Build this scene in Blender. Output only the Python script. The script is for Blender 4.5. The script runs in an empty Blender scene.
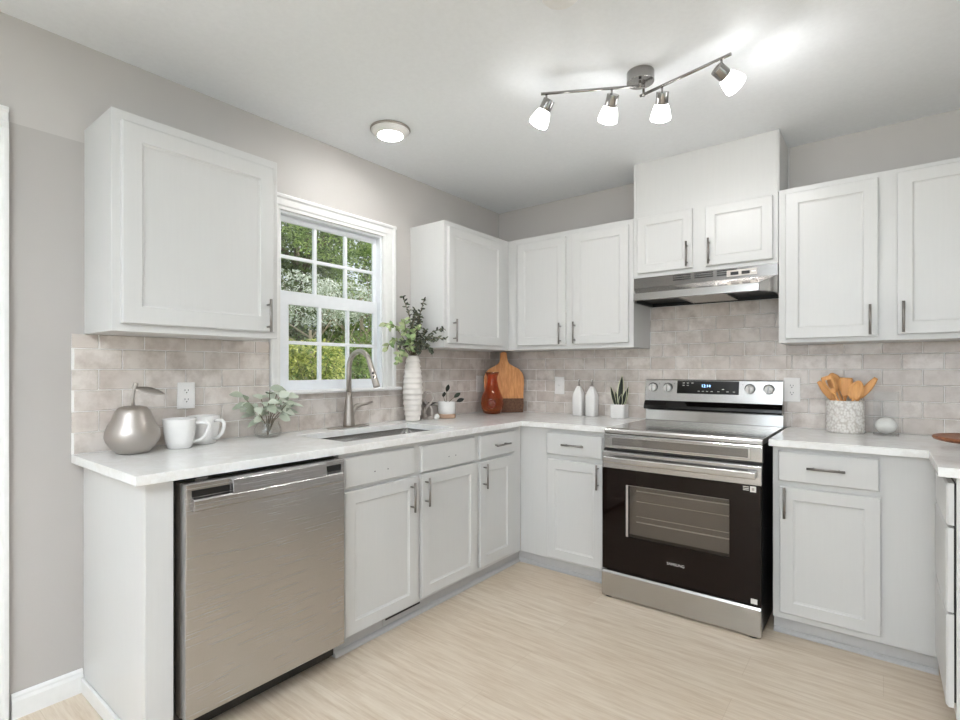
import bpy, bmesh, math, random
from mathutils import Vector, Matrix, noise
random.seed(7)
SC = bpy.context.scene
COL = SC.collection
PI = math.pi

# ------------------------------------------------------------------ camera
cam_d = bpy.data.cameras.new('camera')
cam = bpy.data.objects.new('camera', cam_d); COL.objects.link(cam)
cam.location = (2.4361, -3.3787, 1.2398)
cam.rotation_euler = (PI/2, 0, math.radians(37.8992))
cam_d.sensor_width = 36; cam_d.lens = 516.6081/960*36
cam_d.shift_y = 9.29/960
cam_d.clip_start = .02; cam_d.clip_end = 200
SC.camera = cam
# ------------------------------------------------------------------ colour management
SC.view_settings.view_transform = 'Standard'
SC.view_settings.look = 'None'
SC.view_settings.gamma = 1
SC.view_settings.use_curve_mapping = False
SC.view_settings.exposure = 0.25
# ------------------------------------------------------------------ world, sun, added fill lights at the openings
W = bpy.data.worlds.new('world'); SC.world = W; W.use_nodes = True
wn = W.node_tree.nodes; wn.clear()
wo = wn.new('ShaderNodeOutputWorld'); wb = wn.new('ShaderNodeBackground')
wb.inputs[0].default_value = (.86, .93, 1, 1); wb.inputs[1].default_value = 1.0
W.node_tree.links.new(wb.outputs[0], wo.inputs[0])

def light(name, kind, loc, rot, energy, color=(1, 1, 1), **kw):
    d = bpy.data.lights.new(name, kind); d.energy = energy; d.color = color
    for k, v in kw.items(): setattr(d, k, v)
    o = bpy.data.objects.new(name, d); COL.objects.link(o)
    o.location = loc; o.rotation_euler = rot
    return o
light('sun', 'SUN', (0, 8, 9), (math.radians(-42), math.radians(18), 0), 4.2, (1, .96, .88), angle=.03)
# added area lights at unseen rear and right openings, standing in for daylight
light('rear_fill', 'AREA', (2.6, -5.75, 1.35), (PI/2+.15, 0, 0), 20, (.86, .94, 1), shape='RECTANGLE', size=3.4, size_y=2.1)
light('side_fill', 'AREA', (4.95, -3.0, 1.45), (0, PI/2+.2, 0), 9, (.88, .945, 1), shape='RECTANGLE', size=1.7, size_y=2.2)

# ------------------------------------------------------------------ materials
def lin(c):
    c = c/255
    return c/12.92 if c <= .04045 else ((c+.055)/1.055)**2.4
def rgb(r, g, b): return (lin(r), lin(g), lin(b), 1)
class N:
    def __init__(s, name):
        s.m = bpy.data.materials.new(name); s.m.use_nodes = True
        s.nt = s.m.node_tree; s.b = s.nt.nodes['Principled BSDF']
    def n(s, t, **kw):
        x = s.nt.nodes.new(t)
        for k, v in kw.items(): setattr(x, k, v)
        return x
    def l(s, a, b): s.nt.links.new(a, b)
    def coord(s, scale=(1, 1, 1), space='Object', rot=(0, 0, 0)):
        tc = s.n('ShaderNodeTexCoord'); mp = s.n('ShaderNodeMapping')
        mp.inputs['Scale'].default_value = scale; mp.inputs['Rotation'].default_value = rot
        s.l(tc.outputs[space], mp.inputs[0]); return mp.outputs[0]
    def noise(s, vec, scale, detail=3, rough=.5):
        x = s.n('ShaderNodeTexNoise'); x.inputs['Scale'].default_value = scale
        x.inputs['Detail'].default_value = detail; x.inputs['Roughness'].default_value = rough
        s.l(vec, x.inputs['Vector']); return x.outputs['Fac']
    def ramp(s, fac, stops):
        r = s.n('ShaderNodeValToRGB'); e = r.color_ramp.elements
        e[0].position, e[0].color = stops[0]; e[1].position, e[1].color = stops[-1]
        for p, c in stops[1:-1]:
            q = e.new(p); q.color = c
        s.l(fac, r.inputs[0]); return r.outputs[0]
    def mix(s, fac, a, b, mode='MIX'):
        x = s.n('ShaderNodeMix', data_type='RGBA', blend_type=mode)
        for i, v in ((0, fac), (6, a), (7, b)):
            if hasattr(v, 'is_linked') or isinstance(v, bpy.types.NodeSocket): s.l(v, x.inputs[i])
            else: x.inputs[i].default_value = v
        return x.outputs[2]
    def bump(s, h, strength, dist=.01):
        x = s.n('ShaderNodeBump'); x.inputs['Strength'].default_value = strength; x.inputs['Distance'].default_value = dist
        s.l(h, x.inputs['Height']); s.l(x.outputs[0], s.b.inputs['Normal'])
    def set(s, **kw):
        for k, v in kw.items():
            inp = s.b.inputs[k.replace('_', ' ')]
            if isinstance(v, bpy.types.NodeSocket): s.l(v, inp)
            else: inp.default_value = v
        return s
def plain(name, col, rough=.5, metal=0, bump=0, bscale=40, **kw):
    k = N(name); k.set(Base_Color=col, Roughness=rough, Metallic=metal, **kw)
    f = k.noise(k.coord(), bscale, 3)
    if bump: k.bump(f, bump, .002)
    c = k.mix(f, tuple(x*.96 for x in col[:3])+(1,), tuple(min(1, x*1.04) for x in col[:3])+(1,)); k.l(c, k.b.inputs['Base Color'])
    return k.m
M = {}
M['ceiling'] = plain('ceiling_paint', rgb(240, 242, 245), .6, 0, .02, 60)
# wall paint, with the older, slightly darker coat between the door casing and the cabinets
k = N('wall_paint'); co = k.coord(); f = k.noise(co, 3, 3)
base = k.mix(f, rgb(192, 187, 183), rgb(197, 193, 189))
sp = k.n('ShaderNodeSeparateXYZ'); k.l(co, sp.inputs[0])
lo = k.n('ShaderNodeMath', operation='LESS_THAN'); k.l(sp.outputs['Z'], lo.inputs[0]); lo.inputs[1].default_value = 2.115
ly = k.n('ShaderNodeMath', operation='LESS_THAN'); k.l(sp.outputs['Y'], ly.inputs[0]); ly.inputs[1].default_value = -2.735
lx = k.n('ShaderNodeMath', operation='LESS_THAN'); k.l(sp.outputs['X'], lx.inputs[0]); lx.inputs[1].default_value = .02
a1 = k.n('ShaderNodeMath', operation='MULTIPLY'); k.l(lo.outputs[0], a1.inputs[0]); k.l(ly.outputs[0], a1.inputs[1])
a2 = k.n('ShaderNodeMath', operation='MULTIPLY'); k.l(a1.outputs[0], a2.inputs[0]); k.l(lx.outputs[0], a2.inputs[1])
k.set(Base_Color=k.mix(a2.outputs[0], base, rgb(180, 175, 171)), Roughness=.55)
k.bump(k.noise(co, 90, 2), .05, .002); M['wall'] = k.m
def paint(name, c1, c2, rough=.32):
    k = N(name); co = k.coord((60, 60, 3)); f = k.noise(co, 1.5, 4, .6)
    k.set(Base_Color=k.mix(f, c1, c2), Roughness=rough); k.bump(f, .12, .0015); return k.m
M['cab'] = paint('cabinet_paint', rgb(209, 208, 206), rgb(214, 213, 211))
M['trim'] = plain('trim_paint', rgb(236, 235, 233), .3, 0, .02)
M['toe'] = plain('toe_kick_paint', rgb(190, 188, 187), .5, 0, .05)
M['plastic'] = plain('white_plastic', rgb(240, 237, 234), .3)
M['sash'] = plain('white_vinyl', rgb(240, 242, 245), .3)
# quartz
k = N('quartz'); co = k.coord(); f = k.noise(co, 5, 8, .65); g = k.noise(co, 60, 3)
c = k.ramp(f, [(.38, rgb(244, 243, 242)), (.5, rgb(236, 234, 231)), (.56, rgb(246, 246, 245)), (.7, rgb(243, 242, 240))])
k.set(Base_Color=k.mix(.15, c, k.ramp(g, [(.4, rgb(222, 220, 217)), (.6, rgb(240, 240, 238))])), Roughness=.16); M['quartz'] = k.m
# zellige-like glazed tile: colour drawn per tile plus soft mottling
k = N('glazed_tile'); at = k.n('ShaderNodeAttribute', attribute_name='rnd'); co = k.coord()
f = k.noise(co, 11, 5, .62); f2 = k.noise(co, 3, 3)
c = k.mix(at.outputs['Fac'], rgb(206, 196, 188), rgb(226, 218, 211))
c = k.mix(k.ramp(f, [(.42, (0, 0, 0, 1)), (.68, (1, 1, 1, 1))]), c, rgb(190, 178, 169))
k.set(Base_Color=c, Roughness=.14); k.bump(k.noise(co, 18, 2), .4, .004); M['tile'] = k.m
M['grout'] = plain('grout', rgb(240, 238, 235), .8, 0, .1, 200)
# floor planks along X
k = N('oak_plank'); co = k.coord((1, 1, 1))
br = k.n('ShaderNodeTexBrick'); br.offset = .37; br.inputs['Scale'].default_value = 1
br.inputs['Brick Width'].default_value = 1.22; br.inputs['Row Height'].default_value = .18
br.inputs['Mortar Size'].default_value = .0012; br.inputs['Mortar Smooth'].default_value = .3
br.inputs['Color1'].default_value = rgb(218, 204, 186); br.inputs['Color2'].default_value = rgb(211, 195, 175); br.inputs['Mortar'].default_value = rgb(196, 178, 157)
k.l(co, br.inputs['Vector'])
cg = k.coord((1.6, 18, 1)); f = k.noise(cg, 2.2, 6, .65)
cg2 = k.coord((4, 60, 1)); g = k.noise(cg2, 2, 4, .6)
c = k.mix(k.ramp(f, [(.40, (0, 0, 0, 1)), (.66, (.75, .75, .75, 1))]), br.outputs['Color'], rgb(188, 165, 140))
c = k.mix(k.ramp(g, [(.45, (0, 0, 0, 1)), (.7, (.35, .35, .35, 1))]), c, rgb(226, 214, 198))
kn = k.n('ShaderNodeTexVoronoi'); kn.inputs['Scale'].default_value = 1.3; k.l(k.coord((1, 2.4, 1)), kn.inputs['Vector'])
c = k.mix(k.ramp(kn.outputs['Distance'], [(.0, (.5, .5, .5, 1)), (.09, (0, 0, 0, 1))]), c, rgb(160, 128, 98))
k.set(Base_Color=c, Roughness=.42); k.bump(g, .08, .002); M['floor'] = k.m
def steel(name, col, rough, axis='Z', amt=.12, bmp=.02):
    k = N(name); sc = {'Z': (140, 140, 2), 'X': (2, 140, 140)}[axis]
    f = k.noise(k.coord(sc), 2, 3)
    r = k.n('ShaderNodeMapRange'); r.inputs[3].default_value = rough-amt/2; r.inputs[4].default_value = rough+amt/2; k.l(f, r.inputs[0])
    k.set(Base_Color=k.mix(f, tuple(x*.93 for x in col[:3])+(1,), col), Metallic=1, Roughness=r.outputs[0])
    if bmp: k.bump(f, bmp, .001)
    return k.m
M['steel'] = steel('brushed_steel', rgb(188, 186, 184), .24, 'X')
M['dwsteel'] = steel('dishwasher_steel', rgb(192, 190, 190), .26, 'X', .1, 0)
M['polish'] = steel('polished_steel', rgb(200, 199, 197), .13, 'X', .06, 0)
M['nickel'] = steel('satin_nickel', rgb(178, 170, 162), .33, 'Z', .1, 0)
M['handle'] = steel('handle_nickel', rgb(150, 145, 141), .3, 'Z', .1, 0)
M['hood'] = steel('hood_steel', rgb(135, 132, 129), .2, 'X', .08)
M['visor'] = steel('visor_steel_lit', rgb(190, 188, 186), .16, 'X', .08, .03)  # lighter hood steel: the slant's bright reflection is put into the colour
M['fixture'] = steel('fixture_nickel', rgb(160, 157, 155), .2, 'X', .16, .02)
M['pear'] = steel('pear_silver', rgb(186, 179, 173), .42, 'X', .16, .04)
M['black'] = plain('black_enamel', rgb(22, 21, 20), .3)
M['blackglass'] = plain('black_glass', rgb(12, 10, 9), .04)
M['cooktop'] = plain('ceramic_cooktop', rgb(186, 184, 182), .12, .8)
M['rubber'] = plain('black_rubber', rgb(15, 15, 15), .7)
M['doorglass'] = plain('oven_door_glass', rgb(20, 11, 8), .04, Specular_IOR_Level=.22)
M['ovengrey'] = plain('oven_enamel', rgb(140, 136, 130), .5)
M['mesh'] = plain('filter_mesh', rgb(190, 184, 178), .45, .7, .6, 400)
M['ceramic'] = plain('white_ceramic', rgb(238, 235, 232), .22)
M['matte'] = plain('matte_ceramic', rgb(236, 229, 222), .6, 0, .05)
M['tan'] = plain('tan_clay', rgb(196, 164, 140), .7)
M['greyclay'] = plain('grey_clay', rgb(172, 163, 156), .6, 0, .1)
M['chalk'] = plain('chalk_ball', rgb(232, 230, 226), .7, 0, .15, 60)
k = N('petal_ceramic'); co = k.coord((1, 1, .8)); v_ = k.n('ShaderNodeTexVoronoi'); v_.inputs['Scale'].default_value = 95; k.l(co, v_.inputs['Vector'])
k.set(Base_Color=k.mix(k.ramp(v_.outputs['Distance'], [(.35, (0, 0, 0, 1)), (.8, (1, 1, 1, 1))]), rgb(240, 236, 231), rgb(206, 198, 190)), Roughness=.6); k.bump(v_.outputs['Distance'], -1, .006) if 0 else k.bump(v_.outputs['Distance'], .9, .005); M['petal'] = k.m
M['black_plastic'] = plain('dark_slot', rgb(35, 32, 30), .5)
M['amber'] = None
M['darkamber'] = plain('dark_amber', rgb(112, 42, 22), .12)
k = N('amber_glass'); k.set(Base_Color=rgb(226, 122, 62), Roughness=.03, Transmission_Weight=.85, IOR=1.45); M['amber'] = k.m
def thin_glass(name, tint, f0):
    k = N(name)
    tr = k.n('ShaderNodeBsdfTransparent'); gl = k.n('ShaderNodeBsdfGlossy'); gl.inputs['Roughness'].default_value = .02
    lw = k.n('ShaderNodeLayerWeight'); lw.inputs['Blend'].default_value = .5
    pw = k.n('ShaderNodeMath', operation='POWER'); pw.inputs[1].default_value = 4; k.l(lw.outputs['Facing'], pw.inputs[0])
    mr = k.n('ShaderNodeMapRange'); mr.inputs[3].default_value = f0; mr.inputs[4].default_value = .7; k.l(pw.outputs[0], mr.inputs[0])
    mx = k.n('ShaderNodeMixShader'); tr.inputs[0].default_value = tint
    k.l(mr.outputs[0], mx.inputs[0]); k.l(tr.outputs[0], mx.inputs[1]); k.l(gl.outputs[0], mx.inputs[2]); k.l(mx.outputs[0], k.nt.nodes['Material Output'].inputs[0])
    return k.m
M['glass'] = thin_glass('clear_glass', (.985, .99, .985, 1), .06)
M['clearbox'] = thin_glass('thin_clear_glass', (.985, .985, .98, 1), .02)
M['ovenglass'] = thin_glass('oven_window_glass', (.80, .77, .74, 1), .04)
def emit(name, col, s):
    k = N(name); k.set(Base_Color=col, Emission_Color=col, Emission_Strength=s, Roughness=.4); return k.m
M['shade'] = emit('frosted_shade', (1, 1, .99, 1), 9)
M['mouth'] = emit('bulb_glow', (1, 1, .995, 1), 150)
M['lens'] = emit('lamp_lens', (1, 1, .99, 1), 88)
M['clock'] = emit('clock_digits', (.35, .6, 1, 1), 3)
M['print'] = plain('white_print', rgb(225, 222, 218), .5)
def wood(name, c1, c2, scale=(3, 3, 40), rough=.45):
    k = N(name); f = k.noise(k.coord(scale), 3, 5, .6)
    k.set(Base_Color=k.ramp(f, [(.3, c1), (.7, c2)]), Roughness=rough); k.bump(f, .06, .002); return k.m
M['acacia'] = wood('light_wood', rgb(190, 120, 62), rgb(224, 160, 98), (26, 26, 3))
M['bark'] = wood('dark_bark', rgb(78, 52, 38), rgb(122, 86, 64), (30, 30, 30), .8)
M['bamboo'] = wood('bamboo', rgb(205, 142, 80), rgb(228, 170, 106), (30, 30, 4))
M['walnut'] = wood('reddish_wood', rgb(104, 58, 34), rgb(156, 96, 60), (4, 30, 30))
def leafm(name, c1, c2, rough=.5, trans=.0):
    k = N(name); at = k.n('ShaderNodeAttribute', attribute_name='rnd')
    k.set(Base_Color=k.ramp(at.outputs['Fac'], [(0, c1), (1, c2)]), Roughness=rough)
    if trans:
        t = k.n('ShaderNodeBsdfTranslucent'); k.l(k.ramp(at.outputs['Fac'], [(0, c1), (1, c2)]), t.inputs[0])
        mx = k.n('ShaderNodeMixShader'); mx.inputs[0].default_value = trans
        k.l(k.b.outputs[0], mx.inputs[1]); k.l(t.outputs[0], mx.inputs[2]); k.l(mx.outputs[0], k.nt.nodes['Material Output'].inputs[0])
    return k.m
M['sage'] = leafm('sage_leaf', rgb(140, 150, 128), rgb(216, 220, 204))
M['eucal'] = leafm('eucalyptus_leaf', rgb(30, 32, 28), rgb(104, 112, 88))
M['freshleaf'] = leafm('fresh_leaf', rgb(104, 136, 76), rgb(196, 204, 158))
M['darkleaf'] = leafm('dark_leaf', rgb(22, 26, 20), rgb(48, 56, 40))
M['snake'] = leafm('snake_leaf', rgb(20, 26, 18), rgb(36, 42, 30))
M['snakeedge'] = leafm('snake_leaf_edge', rgb(205, 205, 170), rgb(214, 212, 180))
M['stem'] = plain('stem', rgb(110, 96, 74), .7)
M['f_dark'] = leafm('foliage_dark', rgb(62, 78, 38), rgb(146, 166, 96), .6, .25)
M['f_mid'] = leafm('foliage_mid', rgb(88, 118, 52), rgb(186, 206, 126), .6, .25)
M['f_lime'] = leafm('foliage_lime', rgb(96, 128, 50), rgb(240, 238, 150), .6, .3)
M['f_pale'] = leafm('foliage_pale', rgb(170, 182, 160), rgb(250, 252, 246), .6, .2)
M['branch'] = plain('bare_branch', rgb(170, 156, 132), .8)
M['ground'] = plain('lawn', rgb(96, 122, 58), .9, 0, .3, 8)

# ------------------------------------------------------------------ builders
class MB:
    def __init__(s): s.v = []; s.f = []; s.r = []; s.sm = []
    def add(s, vs, fs, smooth=False, r=None):
        o = len(s.v); s.v += [tuple(x) for x in vs]; s.f += [[i+o for i in f] for f in fs]
        s.r += [random.random() if r is None else r]*len(fs); s.sm += [smooth]*len(fs); return s
    def box(s, x0, x1, y0, y1, z0, z1):
        vs = [(x, y, z) for z in (z0, z1) for y in (y0, y1) for x in (x0, x1)]
        return s.add(vs, [(0, 2, 3, 1), (4, 5, 7, 6), (0, 1, 5, 4), (2, 6, 7, 3), (0, 4, 6, 2), (1, 3, 7, 5)])
    def slab(s, us, vs_, keep, a0, a1, axis='z'):
        """plate made of the cells of a grid for which keep(i,j); axis = thickness direction"""
        def P(u, v, a): return {'z': (u, v, a), 'x': (a, u, v), 'y': (u, a, v)}[axis]
        nu, nv = len(us), len(vs_); idx = {}
        V = []; F = []
        def vid(i, j, t):
            if (i, j, t) not in idx: idx[(i, j, t)] = len(V); V.append(P(us[i], vs_[j], (a0, a1)[t]))
            return idx[(i, j, t)]
        K = lambda i, j: 0 <= i < nu-1 and 0 <= j < nv-1 and keep(i, j)
        for i in range(nu-1):
            for j in range(nv-1):
                if not K(i, j): continue
                F.append([vid(i, j, 1), vid(i+1, j, 1), vid(i+1, j+1, 1), vid(i, j+1, 1)])
                F.append([vid(i, j, 0), vid(i, j+1, 0), vid(i+1, j+1, 0), vid(i+1, j, 0)])
                if not K(i, j-1): F.append([vid(i, j, 0), vid(i+1, j, 0), vid(i+1, j, 1), vid(i, j, 1)])
                if not K(i, j+1): F.append([vid(i+1, j+1, 0), vid(i, j+1, 0), vid(i, j+1, 1), vid(i+1, j+1, 1)])
                if not K(i-1, j): F.append([vid(i, j+1, 0), vid(i, j, 0), vid(i, j, 1), vid(i, j+1, 1)])
                if not K(i+1, j): F.append([vid(i+1, j, 0), vid(i+1, j+1, 0), vid(i+1, j+1, 1), vid(i+1, j, 1)])
        return s.add(V, F)
    def prism(s, pts, a0, a1, axis='x', smooth=False):
        def P(u, v, a): return {'z': (u, v, a), 'x': (a, u, v), 'y': (u, a, v)}[axis]
        n = len(pts); V = [P(u, v, a0) for u, v in pts]+[P(u, v, a1) for u, v in pts]
        s.add(V, [list(range(n))[::-1], list(range(n, 2*n))])
        o = len(s.v)-2*n
        s.f += [[o+i, o+(i+1) % n, o+n+(i+1) % n, o+n+i] for i in range(n)]; s.r += [.5]*n; s.sm += [smooth]*n
        return s
    def ring(s, c, d, r, n, up=None):
        d = Vector(d).normalized(); a = d.orthogonal().normalized() if up is None else (Vector(up)-Vector(up).dot(d)*d).normalized()
        b = d.cross(a)
        return [Vector(c)+r*(math.cos(2*PI*i/n)*a+math.sin(2*PI*i/n)*b) for i in range(n)]
    def cyl(s, p0, p1, r0, r1=None, n=20, cap=True):
        r1 = r0 if r1 is None else r1; d = Vector(p1)-Vector(p0)
        V = s.ring(p0, d, r0, n)+s.ring(p1, d, r1, n)
        s.add(V, [[i, (i+1) % n, n+(i+1) % n, n+i] for i in range(n)], True)
        if cap: s.add(V, [list(range(n))[::-1], list(range(n, 2*n))])
        return s
    def tube(s, pts, r, n=10, cap=True, closed=False):
        pts = [Vector(p) for p in pts]; m = len(pts)
        rs = r if isinstance(r, (list, tuple)) else [r]*m
        V = []; up = None
        for i, p in enumerate(pts):
            if closed: t = pts[(i+1) % m]-pts[i-1]
            else: t = pts[min(i+1, m-1)]-pts[max(i-1, 0)]
            t.normalize()
            if up is None: up = t.orthogonal().normalized()
            up = (up-up.dot(t)*t).normalized(); b = t.cross(up)
            V += [p+rs[i]*(math.cos(2*PI*j/n)*up+math.sin(2*PI*j/n)*b) for j in range(n)]
        F = [[i*n+j, i*n+(j+1) % n, (i+1)*n+(j+1) % n, (i+1)*n+j] for i in range(m-1) for j in range(n)]
        if closed: F += [[(m-1)*n+j, (m-1)*n+(j+1) % n, (j+1) % n, j] for j in range(n)]
        s.add(V, F, True, random.random())
        if cap and not closed: s.add(V[:n], [list(range(n))[::-1]]); s.add(V[-n:], [list(range(n))])
        return s
    def lathe(s, prof, c=(0, 0, 0), n=32, T=None, sq=None, rfun=None):
        """prof: list of (r,z); sq = superellipse exponent for squarish bodies; rfun(angle, z) scales the radius"""
        V = []
        for (r, z) in prof:
            for i in range(n):
                a = 2*PI*i/n; q = 1
                if sq: q = (abs(math.cos(a))**sq+abs(math.sin(a))**sq)**(-1/sq)
                if rfun: q *= rfun(a, z)
                p = Vector((r*q*math.cos(a), r*q*math.sin(a), z))
                if T: p = T @ p
                V.append(p+Vector(c))
        m = len(prof)
        F = [[i*n+j, i*n+(j+1) % n, (i+1)*n+(j+1) % n, (i+1)*n+j] for i in range(m-1) for j in range(n)]
        s.add(V, F, True, .5)
        if prof[0][0] > 1e-5: s.add(V[:n], [list(range(n))[::-1]])
        if prof[-1][0] > 1e-5: s.add(V[-n:], [list(range(n))])
        return s
    def leaf(s, p, d, L, w, droop=.2, nrm=None, cup=.15, segs=4):
        p = Vector(p); d = Vector(d).normalized(); nrm = Vector(nrm) if nrm else Vector((random.uniform(-1, 1), random.uniform(-1, 1), random.uniform(.2, 1)))
        side = d.cross(nrm)
        if side.length < 1e-3: side = d.orthogonal()
        side.normalize(); up = side.cross(d).normalized()
        V = []; F = []
        for i in range(segs+1):
            t = i/segs; ww = w*.5*(math.sin(PI*min(1, t*.92+.06))**.8); c = p+d*L*t-Vector((0, 0, 1))*droop*L*t*t
            V += [c-side*ww+up*cup*ww, c, c+side*ww+up*cup*ww]
            if i:
                a = 3*(i-1); b = 3*i; F += [[a, a+1, b+1, b], [a+1, a+2, b+2, b+1]]
        s.add(V, F, True, random.random()); return s
    def build(s, name, mat, parent=None, bev=0, recalc=True):
        me = bpy.data.meshes.new(name); me.from_pydata(s.v, [], s.f)
        me.polygons.foreach_set('use_smooth', s.sm)
        if recalc:
            bm = bmesh.new(); bm.from_mesh(me)
            bmesh.ops.remove_doubles(bm, verts=bm.verts, dist=1e-6)
            if len(bm.faces) == len(s.f):
                bmesh.ops.recalc_face_normals(bm, faces=bm.faces); bm.to_mesh(me)
            bm.free()
        if len(me.polygons) == len(s.r):
            at = me.attributes.new('rnd', 'FLOAT', 'FACE'); at.data.foreach_set('value', s.r)
        me.update()
        o = bpy.data.objects.new(name, me); COL.objects.link(o)
        me.materials.append(M[mat] if isinstance(mat, str) else mat)
        if parent: o.parent = parent
        if bev:
            b = o.modifiers.new('bevel', 'BEVEL'); b.width = bev; b.segments = 2; b.limit_method = 'ANGLE'; b.angle_limit = math.radians(40)
        return o
def tag(o, label=None, cat=None, group=None, kind=None):
    if label: o['label'] = label
    if cat: o['category'] = cat
    if group: o['group'] = group
    if kind: o['kind'] = kind
    return o
def empty(name, loc, rz=0, label=None, cat=None, group=None, kind=None):
    o = bpy.data.objects.new(name, None); COL.objects.link(o); o.location = loc; o.rotation_euler = (0, 0, rz)
    o.empty_display_size = .05
    return tag(o, label, cat, group, kind)
def text(name, body, size, loc, mat, parent, ext=.0003):
    cu = bpy.data.curves.new(name, 'FONT'); cu.body = body; cu.size = size; cu.extrude = ext; cu.align_x = 'CENTER'; cu.align_y = 'CENTER'
    o = bpy.data.objects.new(name, cu); COL.objects.link(o)
    bpy.context.view_layer.update()
    me = bpy.data.meshes.new_from_object(o.evaluated_get(bpy.context.evaluated_depsgraph_get()))
    bpy.data.objects.remove(o); me.materials.clear(); me.materials.append(M[mat])
    me.transform(Matrix.Rotation(PI/2, 4, 'X')); me.transform(Matrix.Translation(loc))
    q = bpy.data.objects.new(name, me); COL.objects.link(q); q.parent = parent
    return q
def st(o): o['kind'] = 'structure'; return o

# ------------------------------------------------------------------ room shell
H = 2.4922; XR = 5.0; YR = -5.8
st(MB().box(-.02, XR, YR, .02, -.05, 0).build('floor', 'floor'))
st(MB().box(-.14, XR+.1, YR-.1, .12, H, H+.1).build('ceiling', 'ceiling'))
WY0, WY1, WZ0, WZ1 = -1.925, -1.236, 1.130, 2.058     # kitchen window opening
st(MB().slab([YR, WY0, WY1, 0], [-.05, WZ0, WZ1, H], lambda i, j: not (i == 1 and j == 1), -.075, 0, 'x').build('wall_left', 'wall'))
st(MB().box(-.14, XR+.1, 0, .12, -.05, H).build('wall_back', 'wall'))
st(MB().slab([-5.8, -4.1, -1.9, 0], [-.05, .6, 2.3, H], lambda i, j: not (i == 1 and j == 1), XR, XR+.1, 'x').build('wall_right', 'wall'))
st(MB().slab([-.14, .9, 4.3, XR+.1], [-.05, .3, 2.4, H], lambda i, j: not (i == 1 and j == 1), YR-.1, YR, 'y').build('wall_rear', 'wall'))
st(MB().box(-30, 12, -12, 20, -.4, -.3).build('ground', 'ground'))
# baseboard on the left wall, with a moulded cap
st(MB().prism([(0, 0), (.016, 0), (.016, .062), (.011, .072), (.011, .08), (.004, .088), (0, .088)], -2.955, -2.748, 'y').build('baseboard_left', 'trim'))
# doorway at the far left: only its casing's edge is in the frame
dr = empty('door_1', (0, -3.47, 0), kind='structure')
MB().slab([-.42, -.415, .415, .42], [0, 2.0, 2.1], lambda i, j: True, .002, .012, 'x').build('door_panel', 'trim', dr)
prof = [(0, 0), (.018, 0), (.018, .02), (.012, .028), (.012, .055), (.02, .062), (.02, .075), (0, .075)]
MB().prism([(x, .432+y) for x, y in prof], 0, 2.085, 'z').prism([(x, 2.085+y) for x, y in prof], -.507, .507, 'y').build('door_casing', 'trim', dr, .002)

# added torch-shaped lamp, unseen behind the camera, to brighten the ceiling
fl = empty('ceiling_fill_lamp', (2.1, -4.7, 0), 0, 'tall torch-shaped lamp added unseen behind the camera to brighten the ceiling', 'fill lamp')
MB().lathe([(.0001, .0005), (.14, .001), (.14, .012), (.02, .025), (.012, .04), (.012, 1.62), (.03, 1.64), (.0001, 1.645)], n=28).build('stand', 'nickel', fl)
MB().lathe([(.03, 1.64), (.12, 1.67), (.19, 1.73), (.195, 1.75), (.19, 1.75), (.115, 1.68), (.0001, 1.66)], n=36).build('bowl_shade', 'nickel', fl)
lb_ = light('ceiling_fill_spot', 'SPOT', (0, 0, 1.70), (PI, 0, 0), 800, (.88, .95, 1), spot_size=2.6, spot_blend=1, shadow_soft_size=.08); lb_.parent = fl
# ------------------------------------------------------------------ kitchen window
wi = empty('window_1', (0, -1.563, WZ0), kind='structure')
y0, y1, h = WY0+1.563, WY1+1.563, WZ1-WZ0
# casing: stepped profile on left, right and head
cp = [(0, 0), (.014, 0), (.014, .018), (.019, .026), (.019, .062), (.026, .07), (.026, .082), (.02, .09), (0, .09)]
MB().prism([(x, -y*.62+y0) for x, y in cp], -.02, h+.08, 'z').build('window_casing', 'trim', wi, .001)
MB().prism([(x, y*1.13+y1) for x, y in cp], -.02, h+.08, 'z').build('window_casing', 'trim', wi, .001)
MB().prism([(x+.001, y*.89+h) for x, y in cp], y0-.056, y1+.1017, 'y').build('window_casing', 'trim', wi, .001)
MB().prism([(-.12, -.02), (.045, -.02), (.052, -.01), (.045, 0), (-.12, 0)], y0-.075, y1+.124, 'y').build('window_stool', 'trim', wi, .001)
# jamb liner
MB().slab([y0, y0+.012, y1-.012, y1], [0, .012, h-.012, h], lambda i, j: not (i == 1 and j == 1), -.08, 0, 'x').build('window_frame', 'sash', wi)
def sash(name, ys, zs, gy, gz, x0, x1, nx):
    s = MB().slab([ys[0], gy[0], gy[1], ys[1]], [zs[0], gz[0], gz[1], zs[1]], lambda i, j: not (i == 1 and j == 1), x0, x1, 'x').build(name, 'sash', wi, .002)
    m = MB(); xm = (x0+x1)/2
    for i in (1, 2):
        c = gy[0]+(gy[1]-gy[0])*i/3; m.box(xm-.009, xm+.009, c-.009, c+.009, gz[0], gz[1])
    c = (gz[0]+gz[1])/2; m.box(xm-.0088, xm+.0088, gy[0], gy[1], c-.009, c+.009)
    m.build('muntin', 'sash', s)
    MB().box(xm-.002, xm+.002, gy[0], gy[1], gz[0], gz[1]).build('pane', 'glass', s, recalc=False)
sash('lower_sash', (y0+.013, y1-.025), (.001, .520), (-1.861+1.563, -1.290+1.563), (.052, .449), -.03, -.012, 3)
sash('upper_sash', (y0+.013, y1-.013), (.480, h-.013), (-1.892+1.563, -1.272+1.563), (.520, .884), -.052, -.036, 3)

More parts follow.
